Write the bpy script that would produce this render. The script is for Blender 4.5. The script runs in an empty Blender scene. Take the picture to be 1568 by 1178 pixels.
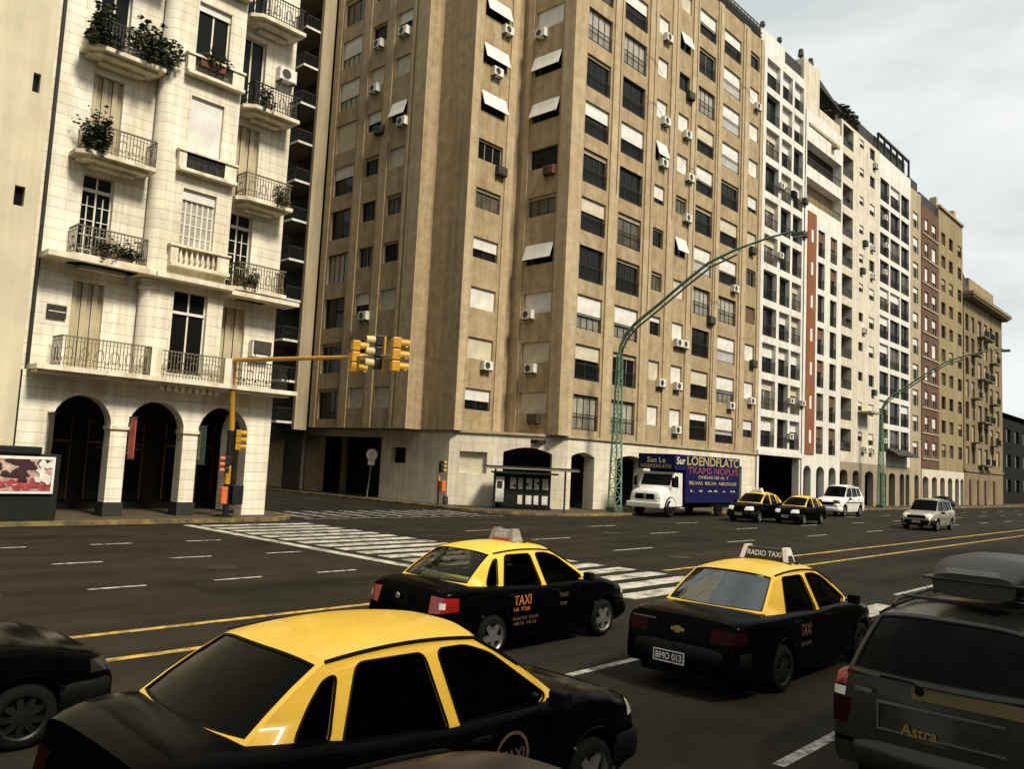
import bpy, bmesh, math, random
from mathutils import Vector, Matrix
from mathutils.geometry import tessellate_polygon
from mathutils.bvhtree import BVHTree
rnd = random.Random(11)
PI = math.pi
R = math.radians
scene = bpy.context.scene
COL = scene.collection

# ------------------------------------------------------------------ camera
YAW, PITCH, ROLL, CAM_H = R(42.94), R(5.55), R(2.80), 2.6
fw = Vector((math.cos(YAW)*math.cos(PITCH), math.sin(YAW)*math.cos(PITCH), math.sin(PITCH)))
rt = Vector((math.sin(YAW), -math.cos(YAW), 0))
up = rt.cross(fw)
rt2 = rt*math.cos(ROLL) + up*math.sin(ROLL)
up2 = up*math.cos(ROLL) - rt*math.sin(ROLL)
cam = bpy.data.cameras.new('camera')
cam.sensor_width = 36.0
cam.lens = 36.0*1256.4/1568.0
cam.clip_start = 0.05
cam.clip_end = 3000
camo = bpy.data.objects.new('camera', cam)
COL.objects.link(camo)
m = Matrix((rt2, up2, -fw)).transposed().to_4x4()
m.translation = Vector((0, 0, CAM_H))
camo.matrix_world = m
scene.camera = camo

# ------------------------------------------------------------------ sky and sun
SUN_EL = R(48)
SUN_AZ = math.atan2(-1.0, -0.03)          # world angle of the sun's horizontal direction
w = bpy.data.worlds.new('World')
scene.world = w
w.use_nodes = True
nt = w.node_tree
nt.nodes.clear()
out = nt.nodes.new('ShaderNodeOutputWorld')
bg = nt.nodes.new('ShaderNodeBackground')
bg.inputs['Strength'].default_value = 0.1
sky = nt.nodes.new('ShaderNodeTexSky')
sky.sky_type = 'NISHITA'
sky.sun_disc = False
sky.sun_elevation = SUN_EL
sky.sun_rotation = PI/2 - SUN_AZ
tc = nt.nodes.new('ShaderNodeTexCoord')
mp = nt.nodes.new('ShaderNodeMapping')
mp.inputs['Scale'].default_value = (1, 1, 2.6)
n1 = nt.nodes.new('ShaderNodeTexNoise')
n1.inputs['Scale'].default_value = 3.4
n1.inputs['Detail'].default_value = 9
n1.inputs['Roughness'].default_value = 0.55
n1.inputs['Distortion'].default_value = 0.35
rp = nt.nodes.new('ShaderNodeValToRGB')
rp.color_ramp.elements[0].position = 0.33
rp.color_ramp.elements[0].color = (5.2, 5.6, 5.55, 1)
rp.color_ramp.elements[1].position = 0.66
rp.color_ramp.elements[1].color = (7.5, 7.65, 7.4, 1)
e_ = rp.color_ramp.elements.new(0.5)
e_.color = (6.6, 6.85, 6.7, 1)
mx = nt.nodes.new('ShaderNodeMix')
mx.data_type = 'RGBA'
mx.inputs[0].default_value = 0.93
L = nt.links.new
L(tc.outputs['Generated'], mp.inputs[0])
L(mp.outputs[0], n1.inputs['Vector'])
L(n1.outputs[0], rp.inputs[0])
L(sky.outputs[0], mx.inputs[6])
L(rp.outputs[0], mx.inputs[7])
L(mx.outputs[2], bg.inputs[0])
L(bg.outputs[0], out.inputs[0])

sl = bpy.data.lights.new('sun', 'SUN')
sl.energy = 4.2
sl.angle = R(12)
sl.color = (1.0, 0.93, 0.79)
so = bpy.data.objects.new('sun', sl)
COL.objects.link(so)
sd = Vector((math.cos(SUN_AZ)*math.cos(SUN_EL), math.sin(SUN_AZ)*math.cos(SUN_EL), math.sin(SUN_EL)))
so.rotation_euler = sd.to_track_quat('Z', 'Y').to_euler()
vs = scene.view_settings
vs.view_transform = 'Standard'
vs.look = 'None'
vs.exposure = 0.35
vs.gamma = 1
vs.use_curve_mapping = False
scene.render.film_transparent = False
scene.cycles.max_bounces = 6
scene.cycles.transparent_max_bounces = 12

# ------------------------------------------------------------------ materials
MATS = {}


def nodes_of(name):
    mt = bpy.data.materials.new(name)
    mt.use_nodes = True
    return mt, mt.node_tree, mt.node_tree.nodes['Principled BSDF']


def rgb4(c):
    return (c[0], c[1], c[2], 1)


def mat(name, col, rough=0.7, spec=0.4, metal=0.0, var=0.12, vscale=3.0, bump=0.0, bscale=60.0,
        streak=0.0, joints=None, coat=0.0, coord='Object', emit=None, dirt=None):
    """general procedural surface: base colour broken up by noise, optional vertical streaks,
    optional masonry joints (row height, block length, joint width, joint darkness), optional bump"""
    mt, t, b = nodes_of(name)
    N = t.nodes.new
    K = t.links.new
    b.inputs['Roughness'].default_value = rough
    b.inputs['Specular IOR Level'].default_value = spec
    b.inputs['Metallic'].default_value = metal
    b.inputs['Coat Weight'].default_value = coat
    b.inputs['Coat Roughness'].default_value = 0.06
    tcn = N('ShaderNodeTexCoord')
    cs = None
    if var > 0 or streak > 0:
        nz = N('ShaderNodeTexNoise')
        nz.inputs['Scale'].default_value = vscale
        nz.inputs['Detail'].default_value = 7
        nz.inputs['Roughness'].default_value = 0.62
        K(tcn.outputs[coord], nz.inputs['Vector'])
        r = N('ShaderNodeValToRGB')
        r.color_ramp.elements[0].position = 0.3
        r.color_ramp.elements[1].position = 0.72
        a, c = 1-var, 1+var*0.6
        r.color_ramp.elements[0].color = rgb4([x*a for x in col])
        r.color_ramp.elements[1].color = rgb4([min(1, x*c) for x in col])
        K(nz.outputs[0], r.inputs[0])
        cs = r.outputs[0]
        hsrc = nz.outputs[0]
    if streak > 0:
        mpp = N('ShaderNodeMapping')
        mpp.inputs['Scale'].default_value = (2.2, 2.2, 0.13)
        K(tcn.outputs['Object'], mpp.inputs[0])
        n2 = N('ShaderNodeTexNoise')
        n2.inputs['Scale'].default_value = 1.0
        n2.inputs['Detail'].default_value = 5
        n2.inputs['Roughness'].default_value = 0.7
        K(mpp.outputs[0], n2.inputs['Vector'])
        r2 = N('ShaderNodeValToRGB')
        r2.color_ramp.elements[0].position = 0.36
        r2.color_ramp.elements[1].position = 0.6
        d = dirt or (0.42, 0.38, 0.30)
        r2.color_ramp.elements[0].color = rgb4([1-streak*(1-x) for x in d])
        r2.color_ramp.elements[1].color = (1, 1, 1, 1)
        K(n2.outputs[0], r2.inputs[0])
        mm = N('ShaderNodeMix')
        mm.data_type = 'RGBA'
        mm.blend_type = 'MULTIPLY'
        mm.inputs[0].default_value = 1.0
        K(cs, mm.inputs[6])
        K(r2.outputs[0], mm.inputs[7])
        cs = mm.outputs[2]
    bsrc = None
    if joints:
        rh, bl, jw, dk = joints
        uv = N('ShaderNodeUVMap')
        br = N('ShaderNodeTexBrick')
        br.inputs['Color1'].default_value = (1, 1, 1, 1)
        br.inputs['Color2'].default_value = (0.9, 0.9, 0.9, 1)
        br.inputs['Mortar'].default_value = (dk, dk, dk, 1)
        br.inputs['Scale'].default_value = 1.0
        br.inputs['Mortar Size'].default_value = jw
        br.inputs['Mortar Smooth'].default_value = 0.3
        br.inputs['Brick Width'].default_value = bl
        br.inputs['Row Height'].default_value = rh
        K(uv.outputs[0], br.inputs['Vector'])
        mm = N('ShaderNodeMix')
        mm.data_type = 'RGBA'
        mm.blend_type = 'MULTIPLY'
        mm.inputs[0].default_value = 1.0
        if cs:
            K(cs, mm.inputs[6])
        else:
            mm.inputs[6].default_value = rgb4(col)
        K(br.outputs['Color'], mm.inputs[7])
        cs = mm.outputs[2]
        bsrc = br.outputs['Fac']
    if cs:
        K(cs, b.inputs['Base Color'])
    else:
        b.inputs['Base Color'].default_value = rgb4(col)
    if bump > 0:
        n3 = N('ShaderNodeTexNoise')
        n3.inputs['Scale'].default_value = bscale
        n3.inputs['Detail'].default_value = 4
        K(tcn.outputs['Object'], n3.inputs['Vector'])
        bp = N('ShaderNodeBump')
        bp.inputs['Strength'].default_value = bump
        bp.inputs['Distance'].default_value = 0.02
        K(n3.outputs[0], bp.inputs['Height'])
        last = bp
        if bsrc:
            b2 = N('ShaderNodeBump')
            b2.invert = True
            b2.inputs['Strength'].default_value = 0.6
            b2.inputs['Distance'].default_value = 0.02
            K(bsrc, b2.inputs['Height'])
            K(bp.outputs[0], b2.inputs['Normal'])
            last = b2
        K(last.outputs[0], b.inputs['Normal'])
    if emit:
        b.inputs['Emission Color'].default_value = rgb4(emit[:3])
        b.inputs['Emission Strength'].default_value = emit[3]
    MATS[name] = mt
    return mt


def car_glass(name, tint, ior=1.38):
    """tinted car glass: see-through with a Fresnel reflection"""
    mt, t, b = nodes_of(name)
    N = t.nodes.new
    K = t.links.new
    t.nodes.remove(b)
    o = [n for n in t.nodes if n.type == 'OUTPUT_MATERIAL'][0]
    tr = N('ShaderNodeBsdfTransparent')
    tr.inputs[0].default_value = rgb4(tint)
    gl = N('ShaderNodeBsdfGlossy')
    gl.inputs['Roughness'].default_value = 0.03
    gl.inputs['Color'].default_value = (0.85, 0.9, 0.9, 1)
    fr = N('ShaderNodeFresnel')
    fr.inputs['IOR'].default_value = ior
    mxx = N('ShaderNodeMixShader')
    K(fr.outputs[0], mxx.inputs[0])
    K(tr.outputs[0], mxx.inputs[1])
    K(gl.outputs[0], mxx.inputs[2])
    K(mxx.outputs[0], o.inputs[0])
    MATS[name] = mt
    return mt


def worn_paint(name, col, under, lo=0.42, hi=0.58, scale=7.0):
    """road paint worn through to the asphalt in patches"""
    mt, t, b = nodes_of(name)
    N = t.nodes.new
    K = t.links.new
    tcn = N('ShaderNodeTexCoord')
    nz = N('ShaderNodeTexNoise')
    nz.inputs['Scale'].default_value = scale
    nz.inputs['Detail'].default_value = 9
    nz.inputs['Roughness'].default_value = 0.7
    K(tcn.outputs['Object'], nz.inputs['Vector'])
    r = N('ShaderNodeValToRGB')
    r.color_ramp.elements[0].position = lo
    r.color_ramp.elements[1].position = hi
    r.color_ramp.elements[0].color = rgb4(under)
    r.color_ramp.elements[1].color = rgb4(col)
    K(nz.outputs[0], r.inputs[0])
    K(r.outputs[0], b.inputs['Base Color'])
    b.inputs['Roughness'].default_value = 0.75
    b.inputs['Specular IOR Level'].default_value = 0.2
    MATS[name] = mt
    return mt


def asphalt(name, col):
    mt, t, b = nodes_of(name)
    N = t.nodes.new
    K = t.links.new
    tcn = N('ShaderNodeTexCoord')
    big = N('ShaderNodeTexNoise')
    mpp = N('ShaderNodeMapping')
    mpp.inputs['Scale'].default_value = (0.045, 0.85, 1)       # long tyre tracks along the avenue
    K(tcn.outputs['Object'], mpp.inputs[0])
    K(mpp.outputs[0], big.inputs['Vector'])
    big.inputs['Scale'].default_value = 1.0
    big.inputs['Detail'].default_value = 6
    big.inputs['Roughness'].default_value = 0.6
    fine = N('ShaderNodeTexNoise')
    fine.inputs['Scale'].default_value = 90
    fine.inputs['Detail'].default_value = 5
    K(tcn.outputs['Object'], fine.inputs['Vector'])
    pat = N('ShaderNodeTexNoise')
    pat.inputs['Scale'].default_value = 0.55
    pat.inputs['Detail'].default_value = 8
    pat.inputs['Roughness'].default_value = 0.65
    K(tcn.outputs['Object'], pat.inputs['Vector'])
    ad = N('ShaderNodeMath')
    ad.operation = 'ADD'
    K(big.outputs[0], ad.inputs[0])
    K(pat.outputs[0], ad.inputs[1])
    ad2 = N('ShaderNodeMath')
    ad2.operation = 'MULTIPLY_ADD'
    ad2.inputs[1].default_value = 0.35
    K(fine.outputs[0], ad2.inputs[0])
    K(ad.outputs[0], ad2.inputs[2])
    r = N('ShaderNodeValToRGB')
    r.color_ramp.elements[0].position = 0.36
    r.color_ramp.elements[1].position = 0.70
    r.color_ramp.elements[0].color = rgb4([x*0.42 for x in col])
    r.color_ramp.elements[1].color = rgb4([x*1.75 for x in col])
    dv = N('ShaderNodeMath')
    dv.operation = 'MULTIPLY'
    dv.inputs[1].default_value = 0.425
    K(ad2.outputs[0], dv.inputs[0])
    K(dv.outputs[0], r.inputs[0])
    K(r.outputs[0], b.inputs['Base Color'])
    b.inputs['Roughness'].default_value = 0.85
    b.inputs['Specular IOR Level'].default_value = 0.06
    bp = N('ShaderNodeBump')
    bp.inputs['Strength'].default_value = 0.35
    bp.inputs['Distance'].default_value = 0.01
    K(fine.outputs[0], bp.inputs['Height'])
    K(bp.outputs[0], b.inputs['Normal'])
    MATS[name] = mt
    return mt


asphalt('asphalt', (0.0225, 0.0190, 0.0125))
asphalt('asphalt_side', (0.019, 0.0158, 0.010))
asphalt('asphalt_patch', (0.017, 0.0142, 0.0092))
worn_paint('white_paint', (0.46, 0.44, 0.38), (0.035, 0.030, 0.022), 0.38, 0.56, 5)
worn_paint('crossing_paint', (0.50, 0.465, 0.38), (0.08, 0.07, 0.05), 0.36, 0.58, 2.2)
worn_paint('faded_paint', (0.33, 0.31, 0.27), (0.04, 0.035, 0.028), 0.44, 0.64, 3.0)
worn_paint('yellow_paint', (0.48, 0.30, 0.07), (0.05, 0.04, 0.025), 0.34, 0.54, 4)
worn_paint('kerb_paint', (0.27, 0.19, 0.06), (0.085, 0.066, 0.036), 0.44, 0.66, 1.6)
mat('pavement', (0.085, 0.066, 0.038), 0.85, 0.2, var=0.35, vscale=1.2, joints=(0.4, 0.4, 0.012, 0.6), bump=0.2)
mat('kerb_stone', (0.15, 0.125, 0.085), 0.85, 0.2, var=0.4, vscale=2.0, bump=0.3)
mat('cream_stone', (0.82, 0.765, 0.625), 0.85, 0.2, var=0.16, vscale=1.3, streak=0.48, dirt=(0.52, 0.42, 0.26),
    joints=(0.36, 3.6, 0.010, 0.62), bump=0.25)
mat('cream_plain', (0.76, 0.69, 0.54), 0.85, 0.2, var=0.20, vscale=1.8, streak=0.6, dirt=(0.5, 0.42, 0.28), bump=0.2)
mat('cream_soft', (0.60, 0.53, 0.37), 0.85, 0.2, var=0.16, vscale=0.6, streak=0.22, bump=0.2)
mat('taupe_tile', (0.445, 0.342, 0.202), 0.8, 0.22, var=0.26, vscale=1.6, streak=0.55, dirt=(0.55, 0.47, 0.36),
    joints=(0.11, 0.30, 0.008, 0.74), bump=0.3)
mat('taupe_pier', (0.515, 0.40, 0.242), 0.8, 0.22, var=0.22, vscale=1.6, streak=0.45, dirt=(0.55, 0.47, 0.36),
    joints=(0.11, 0.30, 0.008, 0.78), bump=0.3)
mat('base_stone', (0.72, 0.655, 0.51), 0.85, 0.2, var=0.16, vscale=0.8, streak=0.4, dirt=(0.5, 0.42, 0.3),
    joints=(0.62, 1.3, 0.01, 0.75), bump=0.25)
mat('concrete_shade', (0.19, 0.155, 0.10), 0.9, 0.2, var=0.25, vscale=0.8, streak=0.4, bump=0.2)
mat('white_stucco', (0.70, 0.67, 0.60), 0.85, 0.2, var=0.16, vscale=0.9, streak=0.36, bump=0.2)
mat('cream_stucco', (0.62, 0.56, 0.44), 0.85, 0.2, var=0.18, vscale=0.9, streak=0.36, bump=0.2)
mat('beige_stucco', (0.40, 0.33, 0.215), 0.85, 0.2, var=0.16, vscale=0.4, streak=0.45, bump=0.15)
mat('ochre_stucco', (0.30, 0.23, 0.125), 0.85, 0.2, var=0.18, vscale=0.4, streak=0.5, bump=0.15)
mat('tan_stone', (0.245, 0.19, 0.108), 0.85, 0.2, var=0.22, vscale=0.5, streak=0.55, joints=(0.5, 1.0, 0.012, 0.75), bump=0.2)
mat('brown_brick', (0.13, 0.072, 0.045), 0.85, 0.2, var=0.18, vscale=0.6, streak=0.3, joints=(0.09, 0.25, 0.012, 1.25), bump=0.15)
mat('rust_panel', (0.24, 0.085, 0.038), 0.75, 0.25, var=0.16, vscale=0.8, streak=0.35, bump=0.1)
mat('grey_stone', (0.30, 0.255, 0.18), 0.85, 0.2, var=0.2, vscale=0.6, streak=0.4, bump=0.2)
mat('dark_void', (0.012, 0.011, 0.009), 0.9, 0.1, var=0.2)
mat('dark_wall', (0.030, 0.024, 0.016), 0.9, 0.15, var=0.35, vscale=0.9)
mat('slate_roof', (0.035, 0.033, 0.028), 0.7, 0.3, var=0.3, vscale=2)
mat('pane_dark', (0.008, 0.008, 0.007), 0.12, 0.14, var=0.3, vscale=0.5)
mat('pane_curtain', (0.36, 0.33, 0.26), 0.35, 0.4, var=0.35, vscale=2.2)
mat('pane_dull', (0.10, 0.085, 0.055), 0.25, 0.4, var=0.45, vscale=1.2)
mat('frame_dark', (0.030, 0.026, 0.020), 0.6, 0.3, var=0.2)
mat('frame_grey', (0.22, 0.20, 0.16), 0.6, 0.3, var=0.2)
mat('frame_white', (0.66, 0.62, 0.52), 0.6, 0.3, var=0.12)
mat('frame_wood', (0.17, 0.10, 0.05), 0.6, 0.3, var=0.25, vscale=6)


def slat_mat(name, col, rough=0.6, pitch=42.0, axis=2):
    """roller shutter: fine slats as a wave in the bump and a slight dark line"""
    mt, t, b = nodes_of(name)
    N = t.nodes.new
    K = t.links.new
    tcn = N('ShaderNodeTexCoord')
    wv = N('ShaderNodeTexWave')
    wv.bands_direction = 'ZXY'[axis-2] if False else ('X', 'Y', 'Z')[axis]
    wv.inputs['Scale'].default_value = pitch/PI/2
    K(tcn.outputs['Object'], wv.inputs['Vector'])
    nz = N('ShaderNodeTexNoise')
    nz.inputs['Scale'].default_value = 1.6
    nz.inputs['Detail'].default_value = 5
    K(tcn.outputs['Object'], nz.inputs['Vector'])
    r = N('ShaderNodeValToRGB')
    r.color_ramp.elements[0].position = 0.3
    r.color_ramp.elements[1].position = 0.7
    r.color_ramp.elements[0].color = rgb4([x*0.8 for x in col])
    r.color_ramp.elements[1].color = rgb4([min(1, x*1.05) for x in col])
    K(nz.outputs[0], r.inputs[0])
    r3 = N('ShaderNodeValToRGB')
    r3.color_ramp.elements[0].position = 0.0
    r3.color_ramp.elements[0].color = (0.72, 0.70, 0.66, 1)
    r3.color_ramp.elements[1].position = 0.35
    r3.color_ramp.elements[1].color = (1, 1, 1, 1)
    K(wv.outputs['Fac'], r3.inputs[0])
    mm = N('ShaderNodeMix')
    mm.data_type = 'RGBA'
    mm.blend_type = 'MULTIPLY'
    mm.inputs[0].default_value = 1
    K(r.outputs[0], mm.inputs[6])
    K(r3.outputs[0], mm.inputs[7])
    K(mm.outputs[2], b.inputs['Base Color'])
    bp = N('ShaderNodeBump')
    bp.inputs['Strength'].default_value = 0.5
    bp.inputs['Distance'].default_value = 0.012
    K(wv.outputs['Fac'], bp.inputs['Height'])
    K(bp.outputs[0], b.inputs['Normal'])
    b.inputs['Roughness'].default_value = rough
    b.inputs['Specular IOR Level'].default_value = 0.3
    MATS[name] = mt


slat_mat('shutter_white', (0.74, 0.71, 0.64), pitch=24)
slat_mat('shutter_cream', (0.60, 0.53, 0.39), pitch=24)
slat_mat('shutter_tan', (0.40, 0.32, 0.19))
slat_mat('shutter_brown', (0.16, 0.085, 0.04))
slat_mat('folding_shutter', (0.50, 0.42, 0.27), pitch=34, axis=0)
slat_mat('metal_shutter', (0.18, 0.165, 0.13))
mat('iron', (0.020, 0.017, 0.013), 0.55, 0.35, var=0.3, vscale=8)
mat('iron_pale', (0.16, 0.135, 0.085), 0.6, 0.3, var=0.35, vscale=8)
mat('ac_white', (0.66, 0.63, 0.55), 0.55, 0.3, var=0.16, vscale=3)
mat('ac_dark', (0.05, 0.042, 0.033), 0.6, 0.3, var=0.25)
mat('ac_brown', (0.12, 0.055, 0.035), 0.6, 0.3, var=0.25)
mat('leaf_pale', (0.075, 0.082, 0.028), 0.75, 0.25, var=0.5, vscale=9)
mat('leaf', (0.035, 0.042, 0.014), 0.75, 0.25, var=0.5, vscale=9)
mat('pot', (0.13, 0.065, 0.035), 0.8, 0.2, var=0.3)
mat('flower', (0.30, 0.20, 0.14), 0.8, 0.2, var=0.5, vscale=12)
mat('signal_yellow', (0.50, 0.255, 0.015), 0.45, 0.4, var=0.16, vscale=5)
mat('signal_black', (0.010, 0.010, 0.009), 0.5, 0.35, var=0.2)
mat('visor_pale', (0.50, 0.39, 0.17), 0.5, 0.3, var=0.15)
mat('lens_dark', (0.02, 0.016, 0.011), 0.2, 0.5, var=0.2)
mat('orange_box', (0.62, 0.14, 0.035), 0.5, 0.35, var=0.14)
mat('steel_grey', (0.33, 0.32, 0.28), 0.5, 0.4, metal=0.3, var=0.2, vscale=6)
mat('sign_white', (0.72, 0.69, 0.62), 0.55, 0.3, var=0.1)
mat('sign_red', (0.42, 0.06, 0.045), 0.6, 0.3, var=0.2)
mat('sign_dark', (0.028, 0.026, 0.020), 0.6, 0.3, var=0.2)
mat('sign_green', (0.020, 0.060, 0.045), 0.6, 0.3, var=0.2)
mat('letter_pale', (0.40, 0.37, 0.29), 0.6, 0.3, var=0.15)
mat('letter_pink', (0.55, 0.25, 0.20), 0.6, 0.3, var=0.3, vscale=6)
mat('patina_green', (0.15, 0.27, 0.18), 0.65, 0.3, var=0.35, vscale=3, streak=0.5, dirt=(0.35, 0.4, 0.33))
mat('patina_dark', (0.060, 0.092, 0.062), 0.65, 0.3, var=0.3, vscale=3)
mat('lamp_glass', (0.30, 0.29, 0.24), 0.3, 0.5, var=0.1)
mat('poster_red', (0.36, 0.055, 0.055), 0.6, 0.3, var=0.6, vscale=3)
mat('poster_pink', (0.52, 0.34, 0.28), 0.6, 0.3, var=0.6, vscale=4)
mat('poster_dark', (0.05, 0.018, 0.022), 0.6, 0.3, var=0.6, vscale=4)
mat('paper_white', (0.66, 0.63, 0.56), 0.7, 0.2, var=0.25, vscale=6)
mat('kiosk_green', (0.007, 0.008, 0.005), 0.6, 0.3, var=0.3, vscale=4)
# vehicles
mat('paint_black', (0.0014, 0.0013, 0.0011), 0.18, 0.024, var=0.25, vscale=2, coat=0.007)
mat('paint_yellow', (0.82, 0.50, 0.055), 0.40, 0.35, var=0.10, vscale=2.5, coat=0.35)
mat('paint_white', (0.68, 0.66, 0.60), 0.35, 0.4, var=0.08, coat=0.2)
mat('paint_silver', (0.36, 0.34, 0.28), 0.35, 0.5, metal=0.5, var=0.1, coat=0.2)
mat('paint_olive', (0.024, 0.0235, 0.016), 0.28, 0.22, metal=0.15, var=0.14, coat=0.12)
mat('paint_plum', (0.010, 0.008, 0.016), 0.3, 0.2, var=0.2, coat=0.06)
mat('paint_navy', (0.009, 0.0075, 0.055), 0.6, 0.10, var=0.2, vscale=1.5)
mat('box_matte', (0.030, 0.027, 0.019), 0.45, 0.25, var=0.25)
mat('trim_black', (0.0045, 0.0043, 0.004), 0.55, 0.08, var=0.2)
mat('chrome', (0.55, 0.53, 0.45), 0.2, 0.5, metal=0.9, var=0.1)
mat('brass_strip', (0.15, 0.125, 0.05), 0.4, 0.4, metal=0.2, var=0.15)
mat('gold', (0.36, 0.25, 0.06), 0.35, 0.5, metal=0.4, var=0.2)
mat('rubber', (0.006, 0.0055, 0.005), 0.8, 0.1, var=0.25)
mat('alloy', (0.26, 0.26, 0.24), 0.3, 0.5, metal=0.7, var=0.2)
mat('alloy_dark', (0.012, 0.012, 0.010), 0.45, 0.5, metal=0.5, var=0.2)
mat('light_red', (0.26, 0.012, 0.008), 0.2, 0.5, var=0.35, vscale=14, coat=0.4)
mat('light_dark_red', (0.014, 0.0025, 0.002), 0.35, 0.04, var=0.3, vscale=14)
mat('light_clear', (0.66, 0.62, 0.52), 0.15, 0.5, var=0.2, vscale=10, coat=0.4)
mat('light_amber', (0.52, 0.20, 0.04), 0.2, 0.5, var=0.2, coat=0.4)
mat('seat_dark', (0.010, 0.009, 0.007), 0.85, 0.2, var=0.3)
mat('plate_black', (0.016, 0.016, 0.016), 0.5, 0.3, var=0.1)
mat('letter_orange', (0.42, 0.13, 0.025), 0.6, 0.3, var=0.35, vscale=30)
mat('letter_dim', (0.10, 0.062, 0.035), 0.6, 0.3, var=0.3, vscale=30)
mat('letter_yellow', (0.40, 0.33, 0.11), 0.6, 0.3, var=0.3, vscale=5)
mat('letter_cream', (0.58, 0.53, 0.34), 0.6, 0.3, var=0.25, vscale=5)
mat('letter_red', (0.21, 0.05, 0.07), 0.6, 0.3, var=0.4, vscale=6)
car_glass('glass_dark', (0.035, 0.036, 0.032), 1.16)
car_glass('glass_tint', (0.20, 0.21, 0.185), 1.17)
car_glass('glass_clear', (0.74, 0.78, 0.74), 1.35)
car_glass('glass_bright', (0.30, 0.33, 0.31), 2.3)

# ------------------------------------------------------------------ mesh helpers


class MB:
    """collects faces and links them as ONE mesh object"""

    def __init__(s):
        s.v, s.f, s.mi, s.cur = [], [], [], 0

    def add(s, vs_, fs):
        o = len(s.v)
        s.v += [tuple(p) for p in vs_]
        s.f += [tuple(i+o for i in f) for f in fs]
        s.mi += [s.cur]*len(fs)
        return s

    def q(s, *pts):
        return s.add(pts, [tuple(range(len(pts)))])

    def box(s, x0, x1, y0, y1, z0, z1):
        return s.add([(x, y, z) for x in (x0, x1) for y in (y0, y1) for z in (z0, z1)],
                     [(0, 1, 3, 2), (4, 6, 7, 5), (0, 4, 5, 1), (2, 3, 7, 6), (0, 2, 6, 4), (1, 5, 7, 3)])

    def obox(s, M, x0, x1, y0, y1, z0, z1):
        n = len(s.v)
        s.box(x0, x1, y0, y1, z0, z1)
        for i in range(n, len(s.v)):
            s.v[i] = tuple(M @ Vector(s.v[i]))
        return s

    def tube(s, pts, r, n=8, cap=True):
        pts = [Vector(p) for p in pts]
        rs = r if isinstance(r, (list, tuple)) else [r]*len(pts)
        rings = []
        ref = None
        for i, p in enumerate(pts):
            a = pts[max(i-1, 0)]
            b = pts[min(i+1, len(pts)-1)]
            d = (b-a).normalized()
            if ref is None:
                ref = Vector((0, 0, 1)) if abs(d.z) < 0.9 else Vector((1, 0, 0))
            u = d.cross(ref).normalized()
            v = u.cross(d).normalized()
            ref = v
            rings.append([p+(u*math.cos(2*PI*k/n)+v*math.sin(2*PI*k/n))*rs[i] for k in range(n)])
        vs_ = [q for ring in rings for q in ring]
        fs = []
        for i in range(len(pts)-1):
            for k in range(n):
                fs.append((i*n+k, i*n+(k+1) % n, (i+1)*n+(k+1) % n, (i+1)*n+k))
        if cap:
            fs.append(tuple(range(n)))
            fs.append(tuple((len(pts)-1)*n+k for k in range(n)))
        return s.add(vs_, fs)

    def bar(s, p0, p1, wx, wy=None):
        """square bar between two points"""
        p0, p1 = Vector(p0), Vector(p1)
        d = p1-p0
        M = Matrix.Translation(p0) @ d.to_track_quat('Z', 'Y').to_matrix().to_4x4()
        wy = wy or wx
        return s.obox(M, -wx/2, wx/2, -wy/2, wy/2, 0, d.length)

    def prism(s, poly, z0, z1):
        n = len(poly)
        vs_ = [(x, y, z0) for x, y in poly]+[(x, y, z1) for x, y in poly]
        fs = [(i, (i+1) % n, n+(i+1) % n, n+i) for i in range(n)]+[tuple(range(n)), tuple(range(n, 2*n))]
        return s.add(vs_, fs)

    def lathe(s, prof, n=20, axis='z', c=(0, 0, 0)):
        vs_, fs = [], []
        for r, h in prof:
            for k in range(n):
                a = 2*PI*k/n
                x, y = r*math.cos(a), r*math.sin(a)
                p = (x, y, h) if axis == 'z' else ((x, h, y) if axis == 'y' else (h, x, y))
                vs_.append((p[0]+c[0], p[1]+c[1], p[2]+c[2]))
        for i in range(len(prof)-1):
            for k in range(n):
                fs.append((i*n+k, i*n+(k+1) % n, (i+1)*n+(k+1) % n, (i+1)*n+k))
        return s.add(vs_, fs)

    def grid(s, rows, closed=False):
        m_ = len(rows[0])
        vs_ = [p for r in rows for p in r]
        fs = []
        for i in range(len(rows)-1):
            for k in range(m_-(0 if closed else 1)):
                fs.append((i*m_+k, i*m_+(k+1) % m_, (i+1)*m_+(k+1) % m_, (i+1)*m_+k))
        return s.add(vs_, fs)

    def xf(s, M, start=0):
        for i in range(start, len(s.v)):
            s.v[i] = tuple(M @ Vector(s.v[i]))
        return s

    def mesh(s, name, mats, smooth=None, weld=False, recalc=True):
        me = bpy.data.meshes.new(name)
        me.from_pydata(s.v, [], s.f)
        mats = mats if isinstance(mats, (list, tuple)) else [mats]
        for k in mats:
            me.materials.append(MATS[k])
        me.polygons.foreach_set('material_index', s.mi)
        if weld or recalc:
            bm = bmesh.new()
            bm.from_mesh(me)
            if weld:
                bmesh.ops.remove_doubles(bm, verts=bm.verts, dist=0.0006)
            bmesh.ops.recalc_face_normals(bm, faces=bm.faces)
            bm.to_mesh(me)
            bm.free()
        uv = me.uv_layers.new(name='UVMap')
        co = me.vertices
        for p in me.polygons:
            n = p.normal
            if abs(n.z) > 0.8:
                for li in p.loop_indices:
                    c = co[me.loops[li].vertex_index].co
                    uv.data[li].uv = (c.x, c.y)
            else:
                t = Vector((-n.y, n.x, 0))
                if t.length < 1e-6:
                    t = Vector((1, 0, 0))
                t.normalize()
                for li in p.loop_indices:
                    c = co[me.loops[li].vertex_index].co
                    uv.data[li].uv = (c.x*t.x+c.y*t.y, c.z)
        if smooth is not None:
            me.shade_smooth()
            me.set_sharp_from_angle(angle=R(smooth))
        return me

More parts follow.
